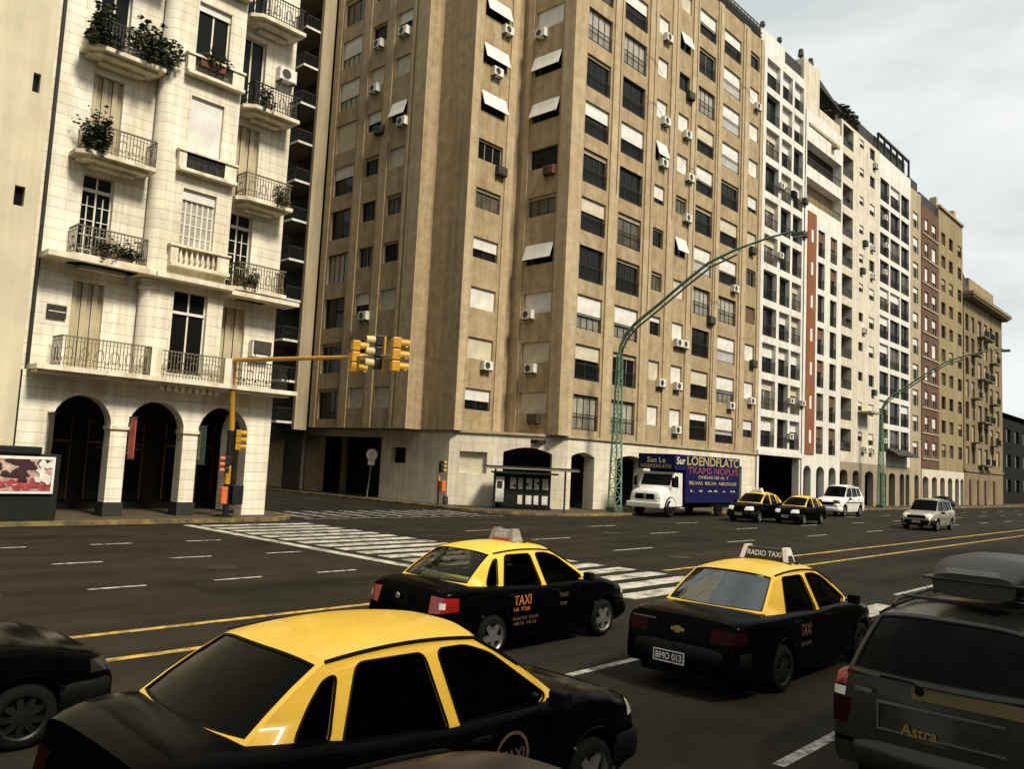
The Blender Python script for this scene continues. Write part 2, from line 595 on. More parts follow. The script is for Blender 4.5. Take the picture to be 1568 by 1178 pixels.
    def build(s, name, mats, parent=None, smooth=None, weld=False, bevel=0, world=True):
        """world=True: vertices are in world space and the parent's (unrotated) location is taken off"""
        if parent is not None and world and parent.get('_off') is not None:
            o = parent['_off']
            s.v = [(x-o[0], y-o[1], z-o[2]) for x, y, z in s.v]
        return link(name, s.mesh(name, mats, smooth, weld), parent, bevel=bevel)


def link(name, me, parent=None, M=None, bevel=0):
    o = bpy.data.objects.new(name, me)
    COL.objects.link(o)
    if parent is not None:
        o.parent = parent
    if M is not None:
        o.matrix_basis = M
    if bevel:
        b = o.modifiers.new('bevel', 'BEVEL')
        b.width = bevel
        b.segments = 2
        b.limit_method = 'ANGLE'
        b.angle_limit = R(35)
    return o


def tag(o, label=None, cat=None, group=None, kind=None):
    if label:
        o['label'] = label
    if cat:
        o['category'] = cat
    if group:
        o['group'] = group
    if kind:
        o['kind'] = kind
    return o


EMPTIES = []


def thing(name, label, cat, loc=(0, 0, 0), rotz=0, group=None):
    o = bpy.data.objects.new(name, None)
    o.empty_display_size = 0.3
    COL.objects.link(o)
    o.location = loc
    o.rotation_euler = (0, 0, rotz)
    o['_off'] = [float(c) for c in loc]
    EMPTIES.append(o)
    return tag(o, label, cat, group)


def struct(name, mb, mats, label=None, **k):
    o = mb.build(name, mats, **k)
    return tag(o, label, name.replace('_', ' '), kind='structure')


def tess(mb, loops, fmap, flip=False):
    """fill a polygon with holes; fmap maps (a,b) to 3-D"""
    vl = [[Vector((a, b, 0)) for a, b in lp] for lp in loops]
    tris = tessellate_polygon(vl)
    pts = [fmap(a, b) for lp in loops for a, b in lp]
    mb.add(pts, [tuple(t) for t in tris])


def frame_at(x, y, z, deg):
    return Matrix.Translation((x, y, z)) @ Matrix.Rotation(R(deg), 4, 'Z')


def facade(mb, ox, oy, deg, W, z0, z1, ops, reveal=0.24):
    """wall sheet starting at (ox,oy), running W metres along direction deg (0 = +X, seen from -Y),
    with real rectangular openings (u0,u1,za,zb) and reveals going inward"""
    c, s_ = math.cos(R(deg)), math.sin(R(deg))

    def P(u, z, d=0.0):
        return (ox+c*u-s_*d, oy+s_*u+c*d, z)
    us = sorted(set([0, W]+[round(min(max(v, 0), W), 3) for o in ops for v in o[:2]]))
    zs = sorted(set([z0, z1]+[round(min(max(v, z0), z1), 3) for o in ops for v in o[2:4]]))
    for i in range(len(us)-1):
        um = (us[i]+us[i+1])/2
        run = None
        for j in range(len(zs)-1):
            zm = (zs[j]+zs[j+1])/2
            hole = any(o[0]-1e-4 < um < o[1]+1e-4 and o[2]-1e-4 < zm < o[3]+1e-4 for o in ops)
            if not hole and run is None:
                run = zs[j]
            if hole and run is not None:
                mb.q(P(us[i], run), P(us[i+1], run), P(us[i+1], zs[j]), P(us[i], zs[j]))
                run = None
        if run is not None:
            mb.q(P(us[i], run), P(us[i+1], run), P(us[i+1], z1), P(us[i], z1))
    for o in ops:
        a, b, za, zb = o[:4]
        d = o[4] if len(o) > 4 else reveal
        mb.q(P(a, za), P(a, zb), P(a, zb, d), P(a, za, d))
        mb.q(P(b, za), P(b, zb), P(b, zb, d), P(b, za, d))
        mb.q(P(a, zb), P(b, zb), P(b, zb, d), P(a, zb, d))
        mb.q(P(a, za), P(b, za), P(b, za, d), P(a, za, d))


def arch_loop(a, b, z0, zs, rise, n=12):
    """outline of an arched opening from a to b, floor z0, springing zs, rise"""
    pts = [(a, z0), (b, z0)]
    for k in range(n+1):
        t = PI*k/n
        pts.append(((a+b)/2+(b-a)/2*math.cos(t), zs+rise*math.sin(t)))
    return pts


def arcade_panel(mb, ox, oy, deg, W, z0, z1, loops, depth):
    c, s_ = math.cos(R(deg)), math.sin(R(deg))

    def P(u, z, d=0.0):
        return (ox+c*u-s_*d, oy+s_*u+c*d, z)
    # openings that touch the floor are notches in the outline, so the panel never covers them
    floor = sorted([l for l in loops if abs(l[0][1]-z0) < 1e-3], key=lambda l: l[0][0])
    holes = [l for l in loops if abs(l[0][1]-z0) >= 1e-3]
    outer = [(0, z0)]
    for l in floor:
        rest = l[2:]
        if rest[0][0] > rest[-1][0]:
            rest = rest[::-1]
        outer += [(l[0][0], z0)]+rest+[(l[1][0], z0)]
    outer += [(W, z0), (W, z1), (0, z1)]
    o2 = []
    for p in outer:
        if not o2 or (abs(p[0]-o2[-1][0])+abs(p[1]-o2[-1][1])) > 1e-4:
            o2.append(p)
    tess(mb, [o2]+holes, lambda a, b: P(a, b))
    for l in loops:
        n = len(l)
        for i in range(n):
            if abs(l[i][1]-l[(i+1) % n][1]) < 1e-6 and abs(l[i][1]-z0) < 1e-3:
                continue
            p, q_ = l[i], l[(i+1) % n]
            mb.q(P(*p), P(*q_), P(q_[0], q_[1], depth), P(p[0], p[1], depth))


# ------------------------------------------------------------------ windows (prototypes share mesh data)
WCACHE = {}


def win_parts(kind, w, h, frame, pane, shutter, sh, mull, reveal):
    key = (kind, round(w, 2), round(h, 2), frame, pane, shutter, sh, mull, reveal)
    if key in WCACHE:
        return WCACHE[key]
    d = reveal-0.10
    f = MB()
    t = 0.055
    f.box(0, w, d, d+0.06, 0, t).box(0, w, d, d+0.06, h-t, h)
    f.box(0, t, d, d+0.06, t, h-t).box(w-t, w, d, d+0.06, t, h-t)
    nm, nh = mull
    for k in range(1, nm):
        x = w*k/nm
        f.box(x-0.03, x+0.03, d+0.003, d+0.057, t, h-t)
    for k in range(1, nh):
        z = h*k/nh
        f.box(t, w-t, d+0.006, d+0.052, z-0.02, z+0.02)
    parts = [('window', f.mesh('window', frame))]
    p = MB()
    p.q((t/2, d+0.03, t/2), (w-t/2, d+0.03, t/2), (w-t/2, d+0.03, h-t/2), (t/2, d+0.03, h-t/2))
    parts.append(('pane', p.mesh('pane', pane)))
    if sh > 0:
        s_ = MB()
        s_.box(0.012, w-0.012, d-0.05, d-0.015, h*(1-sh), h-0.004)
        s_.box(0.012, w-0.012, d-0.062, d-0.008, h*(1-sh)-0.05, h*(1-sh))
        parts.append(('shutter', s_.mesh('shutter', shutter)))
    if kind == 'awning':
        s_ = MB()
        hh = h*0.80
        o_ = 0.34
        a = math.atan2(o_, hh)
        M = Matrix.Translation((0, 0.0, h-0.03)) @ Matrix.Rotation(-a, 4, 'X')
        s_.obox(M, 0.0, w, -0.035, 0, -hh, 0)
        parts.append(('awning_shutter', s_.mesh('awning_shutter', shutter)))
        for x in (0.06, w-0.06):
            g = MB()
            g.bar((x, 0.05, h-0.9*hh), (x, -o_+0.04, h-0.03-hh*0.97), 0.025)
            parts.append(('shutter_arm', g.mesh('shutter_arm', 'iron')))
    if kind == 'rail':
        g = MB()
        g.box(0.0, w, 0.03, 0.07, 0.92, 0.97).box(0.0, w, 0.03, 0.07, 0.08, 0.12)
        n = max(3, int(w/0.13))
        for k in range(n+1):
            x = 0.01+(w-0.02)*k/n
            g.box(x-0.008, x+0.008, 0.042, 0.058, 0.12, 0.92)
        parts.append(('railing', g.mesh('railing', 'iron')))
    WCACHE[key] = parts
    return parts


def window(parent, x, y, z, deg, w, h, kind='plain', frame='frame_dark', pane='pane_dark', shutter='shutter_white',
           sh=0.0, mull=(2, 1), reveal=0.24, name='window'):
    o_ = parent['_off']
    M = frame_at(x-o_[0], y-o_[1], z-o_[2], deg)
    parts = win_parts(kind, w, h, frame, pane, shutter, sh, mull, reveal)
    root = link(name, parts[0][1], parent, M)
    for nm, me in parts[1:]:
        link(nm, me, root)
    return root


def ac_mesh():
    b = MB()
    b.box(0, 0.78, -0.34, -0.02, 0, 0.54)
    b.box(0.03, 0.75, -0.36, -0.34, 0.03, 0.51)
    return b


ACM = {}
for c_ in ('ac_white', 'ac_dark', 'ac_brown'):
    ACM[c_] = ac_mesh().mesh('air_conditioner', c_)
g_ = MB()
g_.lathe([(0.0, -0.372), (0.06, -0.374), (0.062, -0.366), (0.20, -0.372), (0.215, -0.358)], 16, 'y', (0.30, 0, 0.27))
ACF = g_.mesh('fan_grille', 'ac_dark', smooth=40)
ACB = []
for x_ in (0.1, 0.68):
    g_ = MB()
    g_.box(x_-0.02, x_+0.02, -0.36, 0.0, -0.05, -0.003)
    g_.bar((x_, -0.30, -0.045), (x_, 0.0, -0.30), 0.025)
    ACB.append(g_.mesh('bracket', 'iron'))


def ac(parent, x, y, z, deg, col='ac_white', s=1.0):
    o_ = parent['_off']
    M = frame_at(x-o_[0], y-o_[1], z-o_[2], deg) @ Matrix.Scale(s, 4)
    r = link('air_conditioner', ACM[col], parent, M)
    link('fan_grille', ACF, r)
    for bm_ in ACB:
        link('bracket', bm_, r)
    return r


def leaf_cloud(mb, c, rad, n, size, flat=0.8, droop=0.0):
    for _ in range(n):
        while True:
            p = Vector((rnd.uniform(-1, 1), rnd.uniform(-1, 1), rnd.uniform(-1, 1)))
            if p.length < 1 and rnd.random() < 0.35+0.65*p.length:
                break
        p = Vector((c[0]+p.x*rad[0], c[1]+p.y*rad[1], c[2]+p.z*rad[2]))
        q_ = Matrix.Rotation(rnd.uniform(0, 2*PI), 3, 'Z') @ Matrix.Rotation(rnd.uniform(-1.2, 1.2), 3, 'X')
        s_ = size*rnd.uniform(0.6, 1.4)
        pts = [Vector((-0.5, 0, 0)), Vector((0, -0.28, 0.06)), Vector((0.6, 0, -0.1)), Vector((0, 0.28, 0.06))]
        mb.q(*[p+(q_ @ (k*s_)) for k in pts])


def plant(loc, label, rad=(0.4, 0.25, 0.35), n=160, size=0.16, flowers=False, pot_w=0.5, spiky=False, group=None):
    t = thing('balcony_plant', label, 'plant', loc, 0, group)
    p = MB()
    p.box(-pot_w/2, pot_w/2, -0.13, 0.13, 0.0, 0.24)
    p.box(-pot_w/2-0.02, pot_w/2+0.02, -0.15, 0.15, 0.24, 0.28)
    p.build('pot', 'pot', t, world=False)
    f = MB()
    g2 = MB()
    for q_ in range(7):
        cx_ = rnd.uniform(-0.75, 0.75)*rad[0]
        cz_ = rnd.uniform(-0.2, 1.25)*rad[2]
        rr_ = rnd.uniform(0.4, 0.75)
        tgt = g2 if q_ in (2, 5) else f
        leaf_cloud(tgt, (cx_, rnd.uniform(-0.5, 0.3)*rad[1], 0.30+cz_), (rad[0]*rr_, rad[1]*0.8, rad[2]*rr_), n//4, size)
    for q_ in range(5):
        x_ = rnd.uniform(-0.9, 0.9)*max(rad[0], pot_w/2)
        y_ = -rad[1]-rnd.uniform(0, 0.12)
        ln = rnd.uniform(0.2, 0.6)
        for j in range(5):
            leaf_cloud(f, (x_+0.03*j*rnd.uniform(-1, 1), y_, 0.3-ln*j/5), (0.06, 0.05, 0.06), 4, size*0.8)
        st_ = Vector((rnd.uniform(-0.3, 0.3)*rad[0], 0, 0.3))
        tp_ = Vector((rnd.uniform(-1.0, 1.0)*rad[0], rnd.uniform(-0.5, 0.5)*rad[1], 0.3+rad[2]*rnd.uniform(1.4, 2.1)))
        f.bar(st_, tp_, 0.012)
        leaf_cloud(f, tuple(tp_), (0.09, 0.08, 0.10), 8, size)
    if g2.v:
        g2.build('pale_foliage', 'leaf_pale', t, world=False)
    if spiky:
        for k in range(26):
            a = rnd.uniform(0, 2*PI)
            e = rnd.uniform(0.2, 1.3)
            l = rnd.uniform(0.5, 1.0)*rad[2]*2.4
            d = Vector((math.cos(a)*math.cos(e), math.sin(a)*math.cos(e)*0.6, math.sin(e)))
            b0 = Vector((rnd.uniform(-.1, .1), 0, 0.3+rad[2]*0.6))
            tip = b0+d*l
            sd_ = Vector((-d.y, d.x, 0.1)).normalized()*0.035
            f.q(b0-sd_, b0+sd_, tip)
            for j in range(4):
                leaf_cloud(f, tuple(b0.lerp(tip, 0.5+0.16*j)), (0.06, 0.06, 0.06), 2, size*0.8)
    f.build('foliage', 'leaf', t, world=False)
    if flowers:
        g = MB()
        leaf_cloud(g, (0, -0.05, 0.28+rad[2]), (rad[0], rad[1], rad[2]*0.7), n//5, size*0.6)
        g.build('flower', 'flower', t, world=False)
    return t


def glyphs(mb, M, wdt, hgt, n, seed, gap=0.28, thick=0.2, words=None, depth=0.004, txt=None):
    """a row of letter-like strokes filling wdt x hgt in the XZ plane of M (illegible in the photo)"""
    if txt:
        me = text_mesh(txt, 1.0, 0.0)
        xs_ = [v.co.x for v in me.vertices]
        ys_ = [v.co.y for v in me.vertices]
        ax, bx_, ay, by_ = min(xs_), max(xs_), min(ys_), max(ys_)
        sx, sy = wdt/(bx_-ax), hgt/(by_-ay)
        mb.add([tuple(M @ Vector(((v.co.x-ax)*sx, -depth, (v.co.y-ay)*sy))) for v in me.vertices], [tuple(p.vertices) for p in me.polygons])
        bpy.data.meshes.remove(me)
        return
    r = random.Random(seed)
    cw = wdt/n
    for k in range(n):
        if words and k in words:
            continue
        x0, x1 = k*cw, k*cw+cw*(1-gap)
        t = min(thick*hgt, (x1-x0)*0.42)
        bits = [r.random() < 0.75, r.random() < 0.6, r.random() < 0.55, r.random() < 0.6, r.random() < 0.6]
        if sum(bits) < 2:
            bits[0] = bits[2] = True
        sv = len(mb.v)
        if bits[0]:
            mb.box(x0, x0+t, -depth, 0, 0, hgt)
        if bits[1]:
            mb.box(x1-t, x1, -depth, 0, 0, hgt)
        xa, xb = x0+(t if bits[0] else 0), x1-(t if bits[1] else 0)
        if bits[2]:
            mb.box(xa, xb, -depth, 0, hgt-t, hgt)
        if bits[3]:
            mb.box(xa, xb, -depth, 0, hgt*0.5-t/2, hgt*0.5+t/2)
        if bits[4]:
            mb.box(xa, xb, -depth, 0, 0, t)
        mb.xf(M, sv)


def text_mesh(txt, size, depth=0.004):
    cu = bpy.data.curves.new('lettering', 'FONT')
    cu.body = txt
    cu.size = size
    cu.extrude = depth
    cu.offset = 0.016*size
    cu.align_x = 'CENTER'
    cu.align_y = 'CENTER'
    o = bpy.data.objects.new('lettering', cu)
    COL.objects.link(o)
    bpy.context.view_layer.update()
    me = bpy.data.meshes.new_from_object(o.evaluated_get(bpy.context.evaluated_depsgraph_get()))
    bpy.data.objects.remove(o)
    return me

# ------------------------------------------------------------------ ground, roads, pavements, markings
b = MB()
b.q((-600, -600, -0.02), (1500, -600, -0.02), (1500, 900, -0.02), (-600, 900, -0.02))
struct('ground', b, 'asphalt_side')
b = MB()
b.q((-300, -14, 0), (700, -14, 0), (700, 28.4, 0), (-300, 28.4, 0))
struct('avenue_road', b, 'asphalt')
b = MB()
b.q((18.2, 28.4, -0.004), (31.2, 28.4, -0.004), (31.2, 160, -0.004), (18.2, 160, -0.004))
struct('side_street', b, 'asphalt_side')


def corner(cx, cy, r, a0, a1, n=10):
    return [(cx+r*math.cos(R(a0+(a1-a0)*k/n)), cy+r*math.sin(R(a0+(a1-a0)*k/n))) for k in range(n+1)]


def inset_poly(poly, d):
    """crude inset towards the polygon's left side for a kerb strip of width d"""
    out_ = []
    n = len(poly)
    for i in range(n):
        a, p, c = Vector(poly[i-1]), Vector(poly[i]), Vector(poly[(i+1) % n])
        e1 = (p-a).normalized()
        e2 = (c-p).normalized()
        nn = Vector((-e1.y-e2.y, e1.x+e2.x))
        if nn.length < 1e-6:
            nn = Vector((-e1.y, e1.x))
        nn.normalize()
        k = d/max(0.4, nn.dot(Vector((-e1.y, e1.x))))
        out_.append((p.x+nn.x*k, p.y+nn.y*k))
    return out_


def pavement(poly, nm):
    ins = inset_poly(poly, 0.22)
    b = MB()
    n = len(poly)
    for i in range(n):
        j = (i+1) % n
        b.q((*poly[i], -0.02), (*poly[j], -0.02), (*poly[j], 0.13), (*poly[i], 0.13))
        b.q((*poly[i], 0.13), (*poly[j], 0.13), (*ins[j], 0.135), (*ins[i], 0.135))
    struct('kerb', b, 'kerb_paint')
    b = MB()
    b.add([(x, y, 0.13) for x, y in ins], [tuple(range(len(ins)))])
    struct('pavement', b, 'pavement')


pavement([(-120, 27.9)]+corner(16.6, 30.1, 2.2, -90, 0)+[(18.8, 150), (-120, 150)], 'w')
pavement([(30.7, 150)]+[(30.7, 33.5)]+corner(36.7, 33.2, 6.0, 180, 270)+[(600, 27.2), (600, 150)], 'e')

b = MB()
for y, segs in ((15.62, 3.35), (19.17, 3.1), (22.5, 3.0)):
    x = {15.62: 5.72, 19.17: 7.55, 22.5: 7.0}[y]-8*3.0
    per = {15.62: 2.42, 19.17: 2.55, 22.5: 2.55}[y]
    while x < 13.0:
        b.q((x, y-0.06, 0.004), (x+1.05, y-0.06, 0.004), (x+1.05, y+0.06, 0.004), (x, y+0.06, 0.004))
        x += per
    x = 22.0
    while x < 160:
        b.q((x, y-0.06, 0.004), (x+2.2, y-0.06, 0.004), (x+2.2, y+0.06, 0.004), (x, y+0.06, 0.004))
        x += 7.5
for y in (6.56, 3.37):
    for x0, x1 in ((-40, 4.4), (7.4, 9.95), (20.5, 120)):
        b.q((x0, y-0.06, 0.004), (x1, y-0.06, 0.004), (x1, y+0.06, 0.004), (x0, y+0.06, 0.004))
struct('lane_marking', b, 'white_paint')
b = MB()
for y in (10.42, 11.88):
    for x0, x1 in ((-60, 13.6), (19.0, 300)):
        n = 30
        for k in range(n):
            a, c = x0+(x1-x0)*k/n, x0+(x1-x0)*(k+1)/n
            b.q((a, y-0.075, 0.004), (c, y-0.075, 0.004), (c, y+0.075, 0.004), (a, y+0.075, 0.004))
struct('centre_line', b, 'yellow_paint')
b = MB()
y = 3.9
while y < 27.2:
    x0 = 14.2-0.03*(y-10)
    b.q((x0, y, 0.004), (x0+4.3, y, 0.004), (x0+4.3, y+0.56, 0.004), (x0, y+0.56, 0.004))
    y += 0.94
b.q((13.2, 12.2, 0.0045), (13.55, 12.2, 0.0045), (13.55, 27.2, 0.0045), (13.2, 27.2, 0.0045))
struct('crosswalk', b, 'crossing_paint')
b = MB()
x = 19.3
while x < 30.3:
    b.q((x, 29.2, 0.003), (x+0.5, 29.2, 0.003), (x+0.5, 32.6, 0.003), (x, 32.6, 0.003))
    x += 1.0
b.q((19.0, 28.55, 0.003), (30.6, 28.55, 0.003), (30.6, 28.8, 0.003), (19.0, 28.8, 0.003))
struct('crosswalk', b, 'faded_paint')

for x, y in ((9.4, 17.3), (22.5, 13.5), (16.6, 6.2), (5.2, 21.0), (28.0, 20.0)):
    b = MB()
    b.lathe([(0.0, 0.005), (0.26, 0.005), (0.27, 0.003), (0.30, 0.003), (0.31, 0.006), (0.34, 0.004)], 26, 'z', (x, y, 0))
    o = b.build('manhole_cover', 'iron')
    tag(o, 'round iron manhole cover set in the avenue asphalt', 'manhole', 'manhole covers in the avenue')
b = MB()
rp_ = random.Random(3)
for x, y, lx, ly in ((7.5, 13.8, 3.2, 1.3), (24, 16.4, 6, 1.6), (19.5, 24.5, 4, 1.2), (31, 8.2, 7, 1.5), (3.5, 24.2, 5, 1.0), (12.0, 20.6, 1.6, 1.4), (11.4, 4.6, 2.4, 0.9)):
    b.q(*[(x+lx*(u+0.03*rp_.uniform(-1, 1)), y+ly*(v+0.05*rp_.uniform(-1, 1)), 0.002) for u, v in ((0, 0), (0.5, 0.02), (1, 0), (1, 0.5), (1, 1), (0.5, 0.97), (0, 1), (0, 0.5))])
struct('road_patch', b, 'asphalt_patch')

# ------------------------------------------------------------------ cream corner apartment house with arcade
def railing(parent, x0, x1, y, z, h=0.95, returns=0.0, mat_='iron', scroll=True, yb=None):
    """wrought-iron railing along X at Y=y with short returns to the wall"""
    g = MB()
    runs = [((x0, y), (x1, y))]
    if returns:
        runs += [((x0, y), (x0, y+returns)), ((x1, y), (x1, y+returns))]
    for (ax, ay), (bx, by) in runs:
        Lr = math.hypot(bx-ax, by-ay)
        dx, dy = (bx-ax)/Lr, (by-ay)/Lr
        for zz, t in ((h, 0.05), (h-0.14, 0.02), (0.10, 0.03)):
            g.bar((ax, ay, z+zz), (bx, by, z+zz), t, t*0.8)
        n = max(2, int(Lr/0.115))
        for k in range(n+1):
            px_, py_ = ax+dx*Lr*k/n, ay+dy*Lr*k/n
            g.bar((px_, py_, z), (px_, py_, z+h), 0.022)
        if scroll:
            m_ = max(1, int(Lr/0.46))
            for k in range(m_):
                c0 = (k+0.5)/m_*Lr
                pts = []
                for j in range(13):
                    a = 2*PI*j/12
                    pts.append((ax+dx*(c0+0.13*math.cos(a)), ay+dy*(c0+0.13*math.cos(a)), z+h*0.46+0.20*math.sin(a)))
                g.tube(pts, 0.016, 5, False)
                for sg in (-1, 1):
                    pts = []
                    for j in range(9):
                        a = j/8*1.6*PI
                        rr = 0.11*(1-0.08*j)
                        pts.append((ax+dx*(c0+sg*(0.17-rr*math.cos(a)*0.6)), ay+dy*(c0+sg*(0.17-rr*math.cos(a)*0.6)), z+0.22+rr*math.sin(a)))
                    g.tube(pts, 0.014, 5, False)
    return g.build('railing', mat_, parent)


OX, OY = 13.0, 29.5
T = thing('corner_apartment_house', 'cream stone apartment house with iron balconies above three dark street arches', 'building', (OX, OY, 0))
XL, XR = 8.55, 17.62
b = MB()
arcs = [arch_loop(9.55-XL, 11.45-XL, 0.13, 3.25, 0.98), arch_loop(12.02-XL, 14.05-XL, 0.13, 3.25, 0.98), arch_loop(14.62-XL, 16.62-XL, 0.13, 3.25, 0.98)]
arcade_panel(b, XL, 29.5, 0, XR-XL, 0.13, 4.9, arcs, 0.55)
sarc = [arch_loop(0.9, 3.0, 0.13, 3.25, 0.98)]
arcade_panel(b, XR, 29.5, 90, 3.9, 0.13, 4.9, sarc, 0.5)
b.build('arcade_wall', 'cream_stone', T)
for x0, x1 in ((11.45, 12.02), (14.05, 14.62)):
    b = MB()
    b.box(x0-0.05, x1+0.05, 29.44, 30.1, 0.13, 0.62)
    b.build('plinth', 'sign_dark', T)
for x0, x1 in ((11.45, 12.02), (14.05, 14.62)):
    b = MB()
    b.box(x0-0.05, x1+0.05, 29.43, 30.08, 3.14, 3.26)
    b.build('capital', 'cream_plain', T)
# inside of the arcade
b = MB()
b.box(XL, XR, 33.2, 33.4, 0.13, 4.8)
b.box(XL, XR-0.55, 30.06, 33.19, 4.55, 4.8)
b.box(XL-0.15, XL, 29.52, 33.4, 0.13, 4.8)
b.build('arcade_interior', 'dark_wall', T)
b = MB()
for x0, x1 in ((9.3, 11.4), (12.0, 14.2), (15.0, 16.9)):
    b = MB()
    b.box(x0, x1, 33.10, 33.18, 0.5, 3.6)
    b.build('shop_window', 'pane_dark', T)
b = MB()
for x0 in (9.3, 12.0, 15.0):
    for k in range(4):
        b.box(x0+0.7*k, x0+0.7*k+0.05, 33.05, 33.10, 0.5, 3.6)
    b.box(x0, x0+2.1, 33.05, 33.10, 2.62, 2.72)
b.build('shop_frame', 'frame_wood', T)
b = MB()
glyphs(b, frame_at(12.35, 33.0, 2.36, 0), 1.7, 0.22, 8, 5, txt='--oevenlyv-')
b.build('shop_lettering', 'letter_pale', T)
# upper walls
ZT = 44.0  # unseen upper storeys raised to block sky light from the side street
FL = [5.06, 8.86, 12.42, 16.12, 19.86, 23.6]


def door_set(parent, x, y, z, w_, h_, style):
    """tall french door or folded shutters in a deep reveal"""
    if style == 'shutter':
        d = window(parent, x, y, z, 0, w_, h_, 'plain', 'frame_wood', 'pane_dark', 'folding_shutter', 0.0, (4, 1), 0.30, 'french_door')
        s_ = MB()
        n = 6
        for k in range(n):
            a, c = k*w_/n, (k+1)*w_/n
            zz = 0.17 if k % 2 else 0.10
            s_.q((a, 0.10 if k % 2 == 0 else 0.17, 0.02), (c, zz, 0.02), (c, zz, h_-0.02), (a, 0.10 if k % 2 == 0 else 0.17, h_-0.02))
        link('shutter', s_.mesh('shutter', 'folding_shutter'), d)
    elif style == 'white':
        d = window(parent, x, y, z, 0, w_, h_, 'plain', 'frame_white', 'pane_dark', 'shutter_white', 0.0, (2, 1), 0.30, 'french_door')
        s_ = MB()
        for k in range(2):
            a = 0.06+k*(w_/2)
            for j in range(4):
                zz = h_*(0.12+0.17*j)
                s_.box(a+0.02, a+w_/2-0.10, 0.18, 0.22, zz, zz+0.03)
            s_.box(a+0.16, a+0.2, 0.185, 0.215, 0.1, h_*0.75)
        s_.box(0.03, w_-0.03, 0.175, 0.225, h_*0.80, h_*0.84)
        link('glazing_bar', s_.mesh('glazing_bar', 'frame_white'), d)
    else:
        d = window(parent, x, y, z, 0, w_, h_, 'plain', 'frame_white', 'pane_dark', 'shutter_white', 0.0, (2, 1), 0.30, 'french_door')
    return d


opsL, opsM, opsR = [], [], []
BX0, BX1 = 12.45, 15.0
for i, z in enumerate(FL):
    opsL.append((9.86-XL, 10.9-XL, z+0.05, z+3.05))
    opsM.append((13.08-BX0, 14.38-BX0, z+(0.2 if i == 0 else 1.12), z+3.3, 0.26))
    opsR.append((0.14, 1.28, z+0.05, z+3.12))
b = MB()
facade(b, XL, 29.75, 0, BX0-XL, 4.9, ZT, opsL, 0.30)
facade(b, BX1, 29.75, 0, XR-BX1, 4.9, ZT, opsR, 0.30)
facade(b, BX0, 29.15, 0, BX1-BX0, 4.9, ZT, opsM, 0.26)
b.q((BX1, 29.15, 4.9), (BX1, 29.75, 4.9), (BX1, 29.75, ZT), (BX1, 29.15, ZT))
b.q((XR, 29.75, 4.9), (XR, 62, 4.9), (XR, 62, ZT), (XR, 29.75, ZT))
b.q((XR, 33.4, 0), (XR, 62, 0), (XR, 62, 4.9), (XR, 33.4, 4.9))
b.q((XL, 29.75, 0), (XL, 62, 0), (XL, 62, ZT), (XL, 29.75, ZT))
b.q((XL, 62, 0), (XR, 62, 0), (XR, 62, ZT), (XL, 62, ZT))
b.q((XL, 29.75, ZT), (XR, 29.75, ZT), (XR, 62, ZT), (XL, 62, ZT))
b.build('wall', 'cream_stone', T)
b = MB()
rows = []
for zz in (4.9, ZT):
    rows.append([(12.45+0.44*math.cos(R(a)), 29.62+0.47*math.sin(R(a)), zz) for a in range(180, 281, 10)])
b.grid(rows)
for zz in (8.2, 8.45):
    rows = [[(12.45+r_*math.cos(R(a)), 29.62+(r_+0.03)*math.sin(R(a)), zz+dz) for a in range(180, 281, 10)] for r_, dz in ((0.45, 0), (0.50, 0.02), (0.50, 0.10), (0.45, 0.12))]
    b.grid(rows)
b.build('corner_column', 'cream_stone', T, smooth=40)
# cornices
b = MB()
b.box(XL+0.1, XR+0.5, 28.55, 29.6, 4.90, 5.06).box(XL+0.2, XR+0.3, 28.8, 29.55, 4.80, 4.90)
b.build('street_cornice', 'cream_plain', T)
b = MB()
b.box(XL+0.15, 12.2, 28.75, 29.8, 8.62, 8.80).box(12.2, 15.1, 28.62, 29.3, 8.60, 8.78).box(15.1, XR+0.42, 28.75, 29.8, 8.50, 8.66)
b.build('cornice', 'cream_plain', T)
b = MB()
for k in range(9):
    b.box(12.75+k*0.26, 12.89+k*0.26, 28.86, 29.14, 4.62, 4.80)
b.build('dentil', 'cream_plain', T)
styl = {0: ('shutter', 'open', 'shutter'), 1: ('white', 'grid', 'white'), 2: ('shutter', 'roller', 'shutter'), 3: ('open', 'open', 'open'), 4: ('dark', 'roller', 'dark'), 5: ('shutter', 'roller', 'shutter')}
